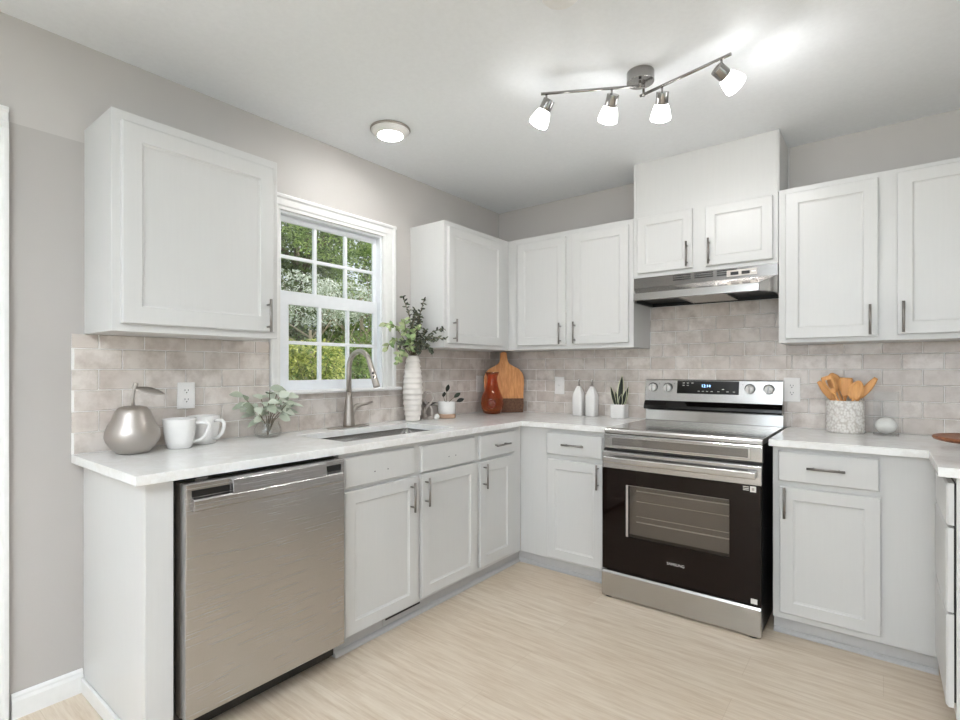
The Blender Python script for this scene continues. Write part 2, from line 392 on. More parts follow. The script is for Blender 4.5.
# ------------------------------------------------------------------ tile backsplash
def tiles(name, axis, label, rects, seg_u, j0, ztop_of, umin, umax):
    """rows 81 mm high, tiles 160 mm long, half-bond; rects = [(u0,u1,ztop)]"""
    root = empty(name, (0, 0, .914), label=label, cat='tile backsplash')
    P = (lambda u, a, z: (a, u, z-.914)) if axis == 'x' else (lambda u, a, z: (u, -a, z-.914))
    g = MB(); t = MB()
    for (u0, u1, zt) in rects:
        a, b = P(u0, .0005, .9145), P(u1, .005, zt)
        g.box(min(a[0], b[0]), max(a[0], b[0]), min(a[1], b[1]), max(a[1], b[1]), min(a[2], b[2]), max(a[2], b[2]))
    G = .0016
    for r in range(10):
        z0, z1 = .915+.081*r, .915+.081*(r+1)
        off = j0+(.08 if (r % 2) else 0)
        kk = math.floor((umin-off)/.16)-1
        while off+kk*.16 < umax:
            a, b = off+kk*.16, off+(kk+1)*.16; kk += 1
            rn = random.random(); tx, tz = random.gauss(0, .006), random.gauss(0, .008)
            for (u0, u1, zt) in rects:
                ca, cb, cz = max(a, u0), min(b, u1), min(z1, zt)
                if cb-ca < .008 or cz-z0 < .008: continue
                ca += G if a >= u0 else 0; cb -= G if b <= u1 else 0
                c0, c1 = z0+G, cz-(G if z1 <= zt else 0)
                def F(u, z): return .0085+(u-(a+b)/2)*tx+(z-(z0+z1)/2)*tz
                e = .0022
                V = [P(ca, .003, c0), P(cb, .003, c0), P(cb, .003, c1), P(ca, .003, c1)]
                V += [P(ca, F(ca, c0)-.002, c0), P(cb, F(cb, c0)-.002, c0), P(cb, F(cb, c1)-.002, c1), P(ca, F(ca, c1)-.002, c1)]
                V += [P(ca+e, F(ca, c0), c0+e), P(cb-e, F(cb, c0), c0+e), P(cb-e, F(cb, c1), c1-e), P(ca+e, F(ca, c1), c1-e)]
                Q = []
                for l in (0, 4): Q += [[l+i, l+(i+1) % 4, l+4+(i+1) % 4, l+4+i] for i in range(4)]
                Q.append([8, 9, 10, 11])
                if axis == 'y': Q = [q for q in Q]
                t.add(V, Q, False, rn)
    g.build('grout', 'grout', root, recalc=False); t.build('glazed_tiles', 'tile', root, recalc=True)
    return root
tiles('tile_backsplash', 'x', 'grey glazed tile backsplash on the window wall behind the sink',
      [(-2.783, -1.981, 1.3755), (-1.981, -1.134, 1.1085), (-1.134, -.009, 1.3755)], 0, -2.617, None, -2.79, 0)
tiles('tile_backsplash', 'y', 'grey glazed tile backsplash behind the stove, rising up to the range hood',
      [(.0005, 1.232, 1.3755), (1.232, 2.01, 1.65), (2.01, 3.24, 1.3755)], 0, 2.355-.16*15, None, 0, 3.24)

# ------------------------------------------------------------------ cabinet parts
def door_mesh(x0, x1, z0, z1, yb, fw=.055, t=.02):
    """shaker door with a recessed panel, back at y=yb, front towards -y"""
    m = MB(); yf = yb-t
    def R(i, y): return [(x0+i, y, z0+i), (x1-i, y, z0+i), (x1-i, y, z1-i), (x0+i, y, z1-i)]
    L = [R(0, yb), R(0, yf+.003), R(.003, yf), R(fw, yf), R(fw+.004, yf+.0045), R(fw+.009, yf+.0055), R(fw+.009, yf+.0075)]
    V = [v for l in L for v in l]; F = [[3, 2, 1, 0]]
    for k_ in range(len(L)-1):
        o = 4*k_; F += [[o+i, o+(i+1) % 4, o+4+(i+1) % 4, o+4+i] for i in range(4)]
    o = 4*(len(L)-1); F.append([o, o+1, o+2, o+3])
    return m.add(V, F)
def drawer_mesh(x0, x1, z0, z1, yb, t=.02):
    m = MB(); yf = yb-t
    def R(i, y): return [(x0+i, y, z0+i), (x1-i, y, z0+i), (x1-i, y, z1-i), (x0+i, y, z1-i)]
    L = [R(0, yb), R(0, yf+.006), R(.006, yf)]
    V = [v for l in L for v in l]; F = [[3, 2, 1, 0]]
    for k_ in range(2):
        o = 4*k_; F += [[o+i, o+(i+1) % 4, o+4+(i+1) % 4, o+4+i] for i in range(4)]
    F.append([8, 9, 10, 11]); return m.add(V, F)
def pull(parent, kind, x, z, yf, L=.142):
    r = .0058; m = MB(); e = L/2; p = .048
    if kind == 'v':
        m.cyl((x, yf-.03, z-e), (x, yf-.03, z+e), r, n=14)
        for s in (-p, p): m.cyl((x, yf+.001, z+s), (x, yf-.03, z+s), .0045, n=10)
    else:
        m.cyl((x-e, yf-.03, z), (x+e, yf-.03, z), r, n=14)
        for s in (-p, p): m.cyl((x+s, yf+.001, z), (x+s, yf-.03, z), .0045, n=10)
    return m.build('bar_handle', 'handle', parent)
def cabinet(name, label, cat, loc, rz, w, dep, z0, z1, fronts, toe=False, openbody=False, group=None, fillers=(), fw=.055, back=0.0, tx=(0, 0)):
    root = empty(name, loc, rz, label, cat, group)
    b = MB()
    if openbody:
        b.box(0, .018, -dep+.02, -back, z0, z1).box(w-.018, w, -dep+.02, -back, z0, z1).box(.018, w-.018, -dep+.02, -back, z0, z0+.018)
        b.box(0, w, -dep, -dep+.02, z0, z1)
    else: b.box(0, w, -dep, -back, z0, z1)
    b.build('body', 'cab', root, .0015)
    if toe:
        MB().box(tx[0], w-tx[1], -dep+.034, -dep+.05, 0.001, z0).prism([(-dep+.034, .001), (-dep+.018, .001), (-dep+.02, .012), (-dep+.028, .02), (-dep+.034, .022)], tx[0], w-tx[1], 'x').build('toe_kick', 'toe', root)
    for f in fronts:
        k_, a, b_, c, d = f[:5]
        if k_ == 'door': o = door_mesh(a, b_, c, d, -dep, fw).build('door', 'cab', root)
        else: o = drawer_mesh(a, b_, c, d, -dep).build('drawer' if k_ == 'drawer' else 'false_front', 'cab', root)
        if len(f) > 5 and f[5]:
            hk, hx, hz = f[5]; pull(o, hk, hx, hz, -dep-.02)
    return root
R90 = PI/2
ZB = .08; ZT = .882
# --- left run, from the near end towards the corner (local x runs along +y)
pe = empty('end_panel', (0, -2.745, 0), R90, 'white painted end panel beside the dishwasher', 'cabinet panel')
MB().box(0, .083, -.61, -.001, .001, ZT).build('panel', 'cab', pe, .002)
MB().box(-.012, -.0005, -.61, -.01, .001, .055).build('base_strip', 'trim', pe, .003)
Y = -2.012
sinkcab = cabinet('base_cabinet', 'white sink cabinet with two doors and two false drawer fronts, under the window', 'cabinet', (0, Y, 0), R90, .942, .61, ZB, ZT,
    [('door', .017, .456, .09, .712, ('v', .408, .62)), ('door', .484, .926, .097, .714, ('v', .510, .628)),
     ('false', .017, .435, .728, .858), ('false', .484, .908, .723, .857)], toe=True, openbody=True, group=None, back=.001)
for ff, (ya, yb) in zip([o for o in sinkcab.children if o.name.startswith('false_front')], [(-1.83, -1.752), (-1.325, -1.27)]):
    for yy in (ya, yb): MB().cyl((yy-Y, -.6295, .779), (yy-Y, -.6305, .779), .003, n=10).build('screw_hole', 'black_plastic', ff)
# register grille in the toe kick
MB().box(.27, .53, -.583, -.5765, .03, .07).build('vent_grille', 'toe', sinkcab, .002)
MB().box(.285, .515, -.5845, -.5829, .052, .06).build('vent_slot', 'black_plastic', sinkcab)
Y = -1.069
cabinet('base_cabinet', 'narrow white base cabinet with one drawer and one door, left of the inner corner', 'cabinet', (0, Y, 0), R90, .458, .61, ZB, ZT,
    [('door', .015, .343, .108, .706, ('v', .046, .628)), ('drawer', .015, .366, .724, .86, ('h', .207, .791))], toe=True, back=.001, openbody=True, tx=(0, -.034))
# --- back run left of the stove
cabinet('base_cabinet', 'white base cabinet between the inner corner and the left side of the stove', 'cabinet', (.6103, 0, 0), 0, .5967, .61, ZB, ZT,
    [('door', .208, .568, .095, .693, ('v', .561-.026+.01, .624)), ('drawer', .200, .568, .722, .856, ('h', .39, .79))], toe=True, back=.001, openbody=True, tx=(-.034, 0))
# --- back run right of the stove
cabinet('base_cabinet', 'white base cabinet with one drawer and one door, right of the stove', 'cabinet', (2.03, 0, 0), 0, .587, .61, ZB, ZT,
    [('door', .03, .402, .112, .697, ('v', .052, .627)), ('drawer', .022, .398, .722, .862, ('h', .21, .795))], toe=True, back=.001, openbody=True)
# --- right run: drawer stack seen edge-on, fronts facing -x
dc = empty('drawer_cabinet', (3.24, -.612, 0), -R90, 'white drawer cabinet seen edge-on at the right edge of the photo', 'cabinet')
MB().box(0, .45, -.61, 0, ZB, ZT).build('body', 'cab', dc, .0015)
MB().box(0, .45, -.575, -.02, .001, ZB).build('toe_kick', 'toe', dc)
for (a, b_, t_) in ((.722, .862, 0), (.434, .713, .004), (.118, .425, 0)):
    d = drawer_mesh(.015, .455, a, b_, -.616-t_*.2).build('drawer', 'cab', dc)
MB().box(.03, .44, -.6165, -.6095, .13, .86).build('gap_shade', 'black_plastic', dc)  # black sheet standing in for the shaded gap behind the drawer fronts

# ------------------------------------------------------------------ countertops
D = .646
m = MB().slab([.0005, .15, .53, D, 1.210], [-2.783, -1.92, -1.17, -D, -.0005],
              lambda i, j: (i < 3 or j == 3) and not (i == 1 and j == 1), .882, .914)
tag(m.build('countertop', 'quartz', None, .002), 'L-shaped white quartz countertop along the window wall and up to the stove', 'countertop')
m = MB().slab([2.017, 2.583, 3.24], [-1.083, -D, -.0005], lambda i, j: j == 1 or i == 1, .882, .914)
tag(m.build('countertop', 'quartz', None, .002), 'white quartz countertop right of the stove, under the utensil crock', 'countertop')

# ------------------------------------------------------------------ undermount sink
sk = empty('kitchen_sink', (.34, -1.545, .70), label='stainless steel undermount sink set in the counter under the window', cat='sink')
m = MB(); a0, a1, b0, b1 = -.205, .205, -.39, .39
def rr(a0, a1, b0, b1, r, z, n=5):
    P = []
    for (cx, cy, s) in ((a1-r, b1-r, 0), (a0+r, b1-r, 1), (a0+r, b0+r, 2), (a1-r, b0+r, 3)):
        for i in range(n+1):
            t = (s+i/n)*PI/2; P.append((cx+r*math.cos(t), cy+r*math.sin(t), z))
    return P
L = [rr(a0, a1, b0, b1, .03, .1815), rr(a0+.012, a1-.012, b0+.012, b1-.012, .025, .1815), rr(a0+.014, a1-.014, b0+.014, b1-.014, .025, .02), rr(a0+.04, a1-.04, b0+.04, b1-.04, .02, .004), rr(-.04, .04, -.04, .04, .039, .0)]
n = len(L[0]); V = [v for l in L for v in l]
m.add(V, [[k_*n+i, k_*n+(i+1) % n, (k_+1)*n+(i+1) % n, (k_+1)*n+i] for k_ in range(len(L)-1) for i in range(n)]+[[(len(L)-1)*n+i for i in range(n)]], True)
m.build('basin', 'steel', sk)
MB().lathe([(.0, .006), (.02, .004), (.042, .005), (.044, .001)], n=24).build('drain', 'nickel', sk)

# ------------------------------------------------------------------ faucet
fa = empty('kitchen_faucet', (.07, -1.539, .914), label='brushed nickel pull-down gooseneck faucet behind the sink', cat='faucet')
m = MB(); pts = [( .026*math.cos(t)*1.0, .026*math.sin(t)) for t in []]
pl = []
for i in range(32):
    t = 2*PI*i/32; x = .027*math.cos(t); y = .118*(1 if math.sin(t) > 0 else -1)*(1 if abs(math.sin(t)) > .02 else 0)+.027*math.sin(t); pl.append((x, y))
pl = [(.027*math.cos(2*PI*i/32), .027*math.sin(2*PI*i/32)+(.115 if i <= 16 else -.115)) for i in range(33)]
pl = [(x, y+.0) for x, y in pl]
MB().prism(pl, 0.0002, .006, 'z').build('deck_plate', 'nickel', fa, .002)
MB().lathe([(.033, .006), (.032, .02), (.028, .07), (.023, .12), (.018, .17), (.0145, .2)], n=28).build('faucet_body', 'nickel', fa)
arc = [(0, 0, .2), (0, 0, .325)]+[(.092-.092*math.cos(t), 0, .332+.092*math.sin(t)) for t in [PI*i/16 for i in range(1, 14)]]
MB().tube(arc, .0142, 16).build('gooseneck', 'nickel', fa)
p = Vector(arc[-1]); d = (Vector(arc[-1])-Vector(arc[-2])).normalized(); d = (d+Vector((-.05, 0, -.55))).normalized()
s = MB().cyl(p-d*.004, p+d*.07, .0135, .0155, 20).cyl(p+d*.07, p+d*.165, .0155, .0185, 20).build('spray_head', 'nickel', fa)
q = p+d*.085
mm = MB().cyl(q+Vector((.010, -.008, 0)), q+Vector((.0155, -.0125, 0)), .006, n=10).cyl(q+d*.022+Vector((.011, -.009, 0)), q+d*.022+Vector((.0165, -.0135, 0)), .006, n=10)
mm.build('spray_button', 'black', s)
MB().tube([(0, .01, .06), (.004, .024, .085), (.008, .036, .105), (.012, .05, .118)], [.018, .016, .013, .016], 14).build('valve_stem', 'nickel', fa)
MB().tube([(.012, .045, .118), (.02, .07, .124), (.028, .105, .128), (.034, .14, .138)], [.014, .010, .008, .006], 10).build('lever', 'nickel', fa)

# ------------------------------------------------------------------ upper cabinets
UZ0, UZ1, UD = 1.376, 2.165, .2965
cabinet('wall_cabinet', 'white single-door wall cabinet left of the window, over the pear', 'cabinet', (.0005, -2.742, 0), R90, .632, UD, UZ0, UZ1,
        [('door', .028, .606, 1.405, 2.126, ('v', .574, 1.473))], fw=.062)
cabinet('wall_cabinet', 'white single-door wall cabinet right of the window, above the tall vase', 'cabinet', (.0005, -.9915, 0), R90, .9905, UD, UZ0, UZ1,
        [('door', .024, .602, 1.403, 2.13, ('v', .066, 1.482))])
cabinet('wall_cabinet', 'white two-door wall cabinet in the corner, left of the range hood', 'cabinet', (UD+.001, -.0005, 0), 0, 1.2318-UD-.001, UD, UZ0, UZ1,
        [('door', .386-UD, .770-UD, 1.405, 2.126, ('v', .737-UD, 1.478)), ('door', .821-UD, 1.204-UD, 1.405, 2.13, ('v', .842-UD, 1.48))])
hc = cabinet('wall_cabinet', 'short white two-door cabinet over the range hood with a box rising to the ceiling', 'cabinet', (1.2335, -.0005, 0), 0, .775, UD, 1.795, 2.19,
        [('door', .028, .349, 1.819, 2.156, ('v', .323, 1.897)), ('door', .419, .752, 1.819, 2.150, ('v', .441, 1.897))], fw=.05)
m = MB().box(.004, .7735, -UD+.001, 0, 2.19, H-.0005).build('riser_box', 'cab', hc)
MB().box(.0, .010, -UD-.004, -UD+.001, 2.165, H-.0005).build('edge_strip', 'cab', hc, .001)
MB().box(.765, .775, -UD-.004, -UD+.001, 2.165, H-.0005).build('edge_strip', 'cab', hc, .001)
MB().prism([(.775, -UD), (.781, -UD), (.781, -.008), (.789, -.008), (.789, 0), (.775, 0)], 2.1655, H-.0005, 'z').build('corner_strip', 'cab', hc, .001)
cabinet('wall_cabinet', 'white two-door wall cabinet right of the range hood, cut by the photo edge', 'cabinet', (2.0105, -.0005, 0), 0, .94, UD, UZ0, UZ1+.006,
        [('door', 2.043-2.0105, .411, 1.396, 2.142, ('v', .381, 1.474)), ('door', .4795, .909, 1.402, 2.148, ('v', .4885+.014, 1.48))])
# the narrow wall cabinet that carries on past the photo's right edge
# ------------------------------------------------------------------ dishwasher
dw = empty('dishwasher', (0, -2.660, 0), R90, 'stainless steel dishwasher between the end panel and the sink cabinet', 'dishwasher')
wd = .640
MB().box(.004, wd-.002, -.585, -.02, .02, .868).build('tub', 'black', dw)
MB().box(.004, wd-.002, -.560, -.54, .001, .1).build('kick_plate', 'black', dw)
MB().box(.012, wd-.006, -.6255, -.59, .098, .866).build('door_core', 'nickel', dw)
MB().box(.006, wd-.004, -.590, -.585, .095, .880).build('door_edge_shade', 'black', dw)  # black sheet put in for the shade of the gap around the door
MB().box(.012, wd-.006, -.668, -.6255, .098, .868).build('door', 'dwsteel', dw, .004)
# bowed bar across the door with a dark pocket at each end
hm = MB().prism([(-.6685, .775), (-.684, .777), (-.688, .782), (-.688, .812), (-.684, .817), (-.6685, .822)], .03, .615, 'x')
hm.prism([(-.6685, .820), (-.688, .8165), (-.682, .862), (-.6685, .866)], .157, .535, 'x')
hb = hm.build('handle_bar', 'dwsteel', dw, .0015)
MB().box(.03, .155, -.6695, -.6675, .823, .845).build('handle_pocket', 'black', dw)
MB().box(.537, .615, -.6695, -.6675, .823, .848).build('handle_pocket', 'black', dw)
MB().box(.06, .1, -.6255, -.6245, .869, .875).build('latch', 'steel', dw)

# ------------------------------------------------------------------ range (electric stove)
rg = empty('electric_range', (1.2215, 0, 0), 0, 'stainless steel electric stove with black glass oven door', 'stove')
RW = .7785
MB().box(.004, RW-.004, -.668, -.03, .014, .884).build('side_panels', 'black', rg)
for (x, y) in ((.035, -.700), (RW-.035, -.700), (.04, -.08), (RW-.04, -.08)):
    MB().lathe([(.024, .0003), (.025, .003), (.018, .0045), (.016, .0058)], (x, y, 0), 16).build('foot', 'rubber', rg)
MB().box(.004, RW-.004, -.70, -.669, .014, .142).prism([(-.70, .006), (-.728, .007), (-.732, .016), (-.732, .134), (-.726, .146), (-.70, .146)], .0, RW, 'x').build('storage_drawer', 'steel', rg, .002)
# oven door: glass slab with window
dz0, dz1 = .152, .702
door = MB().slab([.0, .132, .643, RW], [dz0, .345, .622, dz1], lambda i, j: not (i == 1 and j == 1), -.722, -.70, 'y').build('oven_door', 'doorglass', rg, .001)
MB().slab([.008, .122, .653, RW-.008], [dz0+.003, .335, .632, dz1-.004], lambda i, j: not (i == 1 and j == 1), -.70, -.672, 'y').build('inner_frame', 'black', door)
MB().box(.125, .65, -.7155, -.7125, .338, .628).build('oven_window', 'ovenglass', door, recalc=False)
fr = .012
MB().slab([.132, .132+fr, .643-fr*.3, .643], [.345, .345+fr*.3, .622-fr*.3, .622], lambda i, j: i == 0 or (j == 2 and i == 1), -.7165, -.7158, 'y').build('window_border', 'greyclay', door)
MB().box(.135, .64, -.6715, -.6685, .348, .618).build('oven_liner', 'ovengrey', door)
for z in (.425, .455, .535, .59):
    MB().cyl((.18, -.69, z), (.635, -.69, z), .0035 if z in (.425, .59) else .002, n=8).build('oven_rack', 'print', door)
MB().prism([(-.70, .704), (-.722, .704), (-.722, .79), (-.716, .794), (-.70, .794)], 0, RW, 'x').build('door_trim', 'steel', door, .0015)
hb = MB().prism([(-.748, .735), (-.762, .738), (-.765, .743), (-.765, .764), (-.762, .769), (-.748, .772)], .022, RW-.020, 'x')
hb.box(.022, .06, -.75, -.7215, .738, .769).box(RW-.058, RW-.02, -.75, -.7215, .738, .769)
hb.build('oven_handle', 'steel', door, .002)
MB().box(.0, RW, -.70, -.668, .795, .803).build('door_gap', 'black', rg)
# front panel under the cooktop with a raised frame line
MB().prism([(-.655, .805), (-.694, .805), (-.698, .809), (-.698, .880), (-.694, .885), (-.655, .885)], 0, RW, 'x').build('front_panel', 'polish', rg, .001)
MB().slab([.035, .047, RW-.06, RW-.048], [.818, .826, .866, .872], lambda i, j: not (i == 1 and j == 1), -.7022, -.698, 'y').build('panel_frame', 'polish', rg, .0008)
MB().box(.047, RW-.060, -.7000, -.6975, .826, .866).build('panel_inset', 'hood', rg, .001)
# cooktop and its metal rim
MB().prism([(-.655, .886), (-.690, .886), (-.696, .892), (-.696, .906), (-.69, .914), (-.655, .916)], 0, RW, 'x').build('front_rim', 'steel', rg, .001)
MB().box(0, RW, -.655, -.03, .886, .9165).build('cooktop', 'cooktop', rg, .001)
for (x, y, r) in ((.2, -.5, .115), (.57, -.5, .09), (.2, -.22, .075), (.57, -.22, .115)):
    for rr_ in (r, r*.6):
        P = MB().ring((x, y, .9167), (0, 0, 1), rr_, 48); Q = MB().ring((x, y, .9167), (0, 0, 1), rr_-.0015, 48)
        MB().add(P+Q, [[i, (i+1) % 48, 48+(i+1) % 48, 48+i] for i in range(48)]).build('burner_ring', 'greyclay', rg)
# backguard: lower steel riser, black ledge, slanted control panel
MB().prism([(-.015, .917), (-.068, .917), (-.058, .985), (-.015, .985)], 0, RW, 'x').build('riser', 'polish', rg, .001)
MB().prism([(-.015, .986), (-.095, .986), (-.104, .994), (-.100, 1.012), (-.082, 1.040), (-.015, 1.040)], 0, RW, 'x').build('ledge', 'blackglass', rg, .002)
def py(z): return -.082+(z-1.042)*.16           # slanted face of the control panel
bg = MB().prism([(-.015, 1.041), (py(1.041), 1.041), (py(1.17), 1.17), (py(1.176)+.004, 1.176), (-.015, 1.176)], 0, RW, 'x').build('control_panel', 'steel', rg, .0015)
dpz = (1.09, 1.168)
MB().prism([(py(dpz[0])-.0018, dpz[0]), (py(dpz[1])-.0018, dpz[1]), (py(dpz[1])+.001, dpz[1]), (py(dpz[0])+.001, dpz[0])], .202, .555, 'x').build('display', 'blackglass', bg)
def ptext(body, size, x, z, mat, nm): return text(nm, body, size, (x, py(z)-.0028, z), mat, bg)
ptext('12:14', .024, .372, 1.138, 'clock', 'clock_digits')
for (x, z) in [(.241, 1.155), (.266, 1.155), (.293, 1.155), (.241, 1.14), (.266, 1.14), (.332, 1.106), (.356, 1.106), (.380, 1.106), (.406, 1.106), (.444, 1.106), (.469, 1.12), (.494, 1.106), (.529, 1.106)]:
    MB().box(x-.006, x+.006, py(z)-.0026, py(z)-.0015, z-.0015, z+.0015).build('touch_key', 'print', bg)
for x in (.052, .146, .613, .710):
    c = Vector((x if x < .5 else x, py(1.127), 1.127)); ax = Vector((0, -1, -.16)).normalized()
    kb = MB().cyl(c+ax*.004, c+ax*.028, .0235, .021, 28).build('knob', 'print', bg)
    MB().cyl(c, c+ax*.004, .028, .028, 28).build('knob_skirt', 'black', kb)
    MB().box(c.x-.003, c.x+.003, c.y-.034, c.y-.024, c.z-.024, c.z+.018).build('pointer', 'steel', kb, .001)
for x in (.09, .185, .575, .66):
    MB().cyl((x, py(1.15)+.001, 1.15), (x, py(1.15)-.001, 1.15), .002, n=8).build('indicator_dot', 'black', bg)
text('brand_lettering', 'SAMSUNG', .0190, (.394, -.7232, .254), 'print', door)
# stickers on the oven door
MB().box(.732, .757, -.7236, -.7222, .672, .699).build('sticker', 'print', door)
MB().box(.739, .750, -.7242, -.7235, .679, .692).build('sticker_mark', 'greyclay', door)
m = MB()
for z in (.694, .686, .679): m.box(.702, .727, -.7230, -.7222, z-.0015, z+.0015)
m.build('sticker_text', 'print', door)
MB().box(.735, .762, -.7236, -.7222, .157, .18).build('sticker', 'print', door)

# ------------------------------------------------------------------ range hood
hd = empty('range_hood', (1.2355, 0, 1.64), 0, 'under-cabinet range hood in dark stainless steel above the stove', 'range hood')
HW = .771
def HP(x, y, z): return (x, y, z-1.64)
# shell: top, front band, flared visor with mitred ends
T0 = [(0, -.3), (HW, -.3)]; B0 = [(.055, -.45), (HW-.062, -.45)]
V = [HP(0, -.001, 1.794), HP(HW, -.001, 1.794), HP(HW, -.3, 1.794), HP(0, -.3, 1.794),
     HP(0, -.001, 1.645), HP(HW, -.001, 1.645), HP(HW, -.3, 1.733), HP(0, -.3, 1.733), HP(0, -.3, 1.645), HP(HW, -.3, 1.645)]
MB().add(V, [(0, 1, 2, 3), (3, 2, 6, 7), (0, 3, 7, 8, 4), (1, 5, 9, 6, 2), (0, 4, 5, 1)]).build('hood_shell', 'hood', hd, recalc=False)
V = [HP(HW, -.3, 1.733), HP(0, -.3, 1.733), HP(.055, -.45, 1.680), HP(HW-.062, -.45, 1.680), HP(.055, -.452, 1.640), HP(HW-.062, -.452, 1.640), HP(0, -.3, 1.645), HP(HW, -.3, 1.645)]
MB().add(V, [(0, 1, 2, 3), (3, 2, 4, 5), (1, 6, 4, 2), (0, 3, 5, 7)]).build('visor', 'visor', hd, .002, recalc=False)
# dark recessed underside with a rim, filter and lamp lens
V = [HP(.0, -.001, 1.6445), HP(HW, -.001, 1.6445), HP(HW, -.3, 1.6445), HP(HW-.062, -.449, 1.6395), HP(.055, -.449, 1.6395), HP(.0, -.3, 1.6445)]
Wv = [HP(.015, -.012, 1.668), HP(HW-.015, -.012, 1.668), HP(HW-.018, -.295, 1.672), HP(HW-.072, -.435, 1.666), HP(.065, -.435, 1.666), HP(.018, -.295, 1.672)]
Iv = [HP(.012, -.012, 1.6445), HP(HW-.012, -.012, 1.6445), HP(HW-.015, -.295, 1.6445), HP(HW-.07, -.438, 1.6395), HP(.063, -.438, 1.6395), HP(.015, -.295, 1.6445)]
MB().add(V+Iv, [[i, (i+1) % 6, 6+(i+1) % 6, 6+i] for i in range(6)]).build('rim', 'hood', hd)
MB().add(Iv+Wv, [[i, (i+1) % 6, 6+(i+1) % 6, 6+i] for i in range(6)]+[[6, 7, 8, 9, 10, 11]]).build('underside', 'black', hd)
ft = MB().slab([.285, .295, .525, .535], [-.40, -.390, -.07, -.06], lambda i, j: not (i == 1 and j == 1), .006, .024).build('filter_frame', 'polish', hd)
MB().box(.295, .525, -.390, -.07, .009, .0235).build('filter_mesh', 'mesh', ft)
m = MB()
for x0 in (.235, .355, .475):
    for i in range(3): m.box(x0, x0+.1, -.3012, -.3003, .118+i*.012, .124+i*.012)
m.build('vent_louvre', 'black', hd)
cp_ = MB().box(.525, .675, -.3022, -.3003, .108, .142).build('control_plate', 'nickel', hd)
MB().box(.545, .585, -.305, -.3022, .115, .132).box(.6, .64, -.305, -.3022, .115, .132).build('rocker_switch', 'black', cp_, .001)
MB().box(.648, .67, -.3030, -.3021, .122, .130).build('switch_label', 'print', cp_)

# ------------------------------------------------------------------ outlets and switches
def plate(name, label, cat, loc, rz, w, h, kind):
    r = empty(name, loc, rz, label, cat)
    f = MB().box(-w/2, w/2, -.006, 0, 0, h).build('cover_plate', 'plastic', r, .002)
    if kind == 'outlet':
        for zc in (h*.5-.02, h*.5+.02):
            s_ = MB().cyl((0, -.0055, zc), (0, -.0075, zc), .016, n=20).build('socket', 'plastic', r)
            MB().box(-.008, -.0055, -.0079, -.0074, zc, zc+.008).box(.0055, .008, -.0079, -.0074, zc, zc+.007).cyl((0, -.0074, zc-.007), (0, -.0079, zc-.007), .0028, n=10).build('slot', 'black_plastic', s_)
    elif kind == 'switch':
        MB().box(-.005, .005, -.0075, -.0055, h/2-.012, h/2+.012).prism([(-.006, h/2-.004), (-.017, h/2+.006), (-.015, h/2+.01), (-.006, h/2+.006)], -.0035, .0035, 'x').build('toggle', 'plastic', r)
    return r
plate('wall_outlet', 'white duplex outlet on the tile above the two mugs', 'outlet', (.009, -2.376, 1.066), R90, .073, .116, 'outlet')
plate('light_switch', 'white switch plate on the tile beside the amber jug, near the corner', 'light switch', (.009, -.268, 1.067), R90, .078, .125, 'switch')
plate('light_switch', 'white switch plate on the tile left of the two soap dispensers', 'light switch', (.559, -.009, 1.057), 0, .078, .128, 'switch')
plate('wall_outlet', 'white duplex outlet on the tile between the stove and the utensil crock', 'outlet', (2.036, -.009, 1.058), 0, .08, .135, 'outlet')

# ------------------------------------------------------------------ ceiling fixtures
rl = empty('recessed_light', (.412, -1.54, H), 0, 'round recessed ceiling light with a metal trim ring, over the sink', 'ceiling light')
MB().lathe([(.103, -.0005), (.104, -.006), (.100, -.012)], n=40).build('trim_ring', 'nickel', rl)
MB().lathe([(.100, -.0121), (.090, -.022), (.075, -.032), (.062, -.036)], n=40).build('reflector', 'plastic', rl)
MB().lathe([(.064, -.0365), (.045, -.042), (0.0001, -.045)], n=32).build('lens', 'lens', rl)
sd = empty('smoke_detector', (1.60, -1.872, H), 0, 'white round ceiling disc cut off by the top edge of the photo', 'smoke detector')
MB().lathe([(.065, -.0005), (.065, -.02), (.055, -.03), (.02, -.033), (.0001, -.033)], n=36).build('cover', 'trim', sd)
MB().lathe([(.069, -.0004), (.069, -.006), (.0655, -.008)], n=36).build('base_ring', 'trim', sd)

tk = empty('track_light', (1.632, -1.245, H), 0, 'four-head satin nickel track light with frosted glass shades', 'ceiling light')
def TL(x, y, z): return Vector((x-1.632, y+1.245, z-H))
MB().cyl((0, 0, -.0005), (0, 0, -.045), .056, n=40).build('canopy', 'fixture', tk, .002)
ZA = 2.42
arms = [((1.282, -1.470), (1.640, -1.276)), ((1.618, -1.196), (1.990, -1.276))]
arms = [((1.282, -1.470), (1.655, -1.262)), ((1.612, -1.193), (1.990, -1.276))]
for (a, b_) in arms:
    m = MB().cyl(TL(*a, ZA), TL(*b_, ZA), .006, n=12)
    for e in (a, b_): m.cyl(TL(*e, ZA), TL(*e, ZA), .0001, n=3) if 0 else None
    m.build('arm', 'fixture', tk)
MB().cyl(TL(1.640, -1.270, H-.05), TL(1.640, -1.270, ZA-.008), .006, n=10).cyl(TL(1.628, -1.197, H-.05), TL(1.628, -1.197, ZA-.008), .006, n=10).build('pivot', 'fixture', tk)
fwd = Vector((-math.sin(math.radians(37.9)), math.cos(math.radians(37.9)), 0)); rgt = Vector((math.cos(math.radians(37.9)), math.sin(math.radians(37.9)), 0))
heads = [((1.302, -1.459), (-.42, .30, -.85)), ((1.540, -1.327), (-.08, .62, -.78)), ((1.713, -1.215), (.10, .55, -.83)), ((1.955, -1.268), (.85, .25, -.50))]
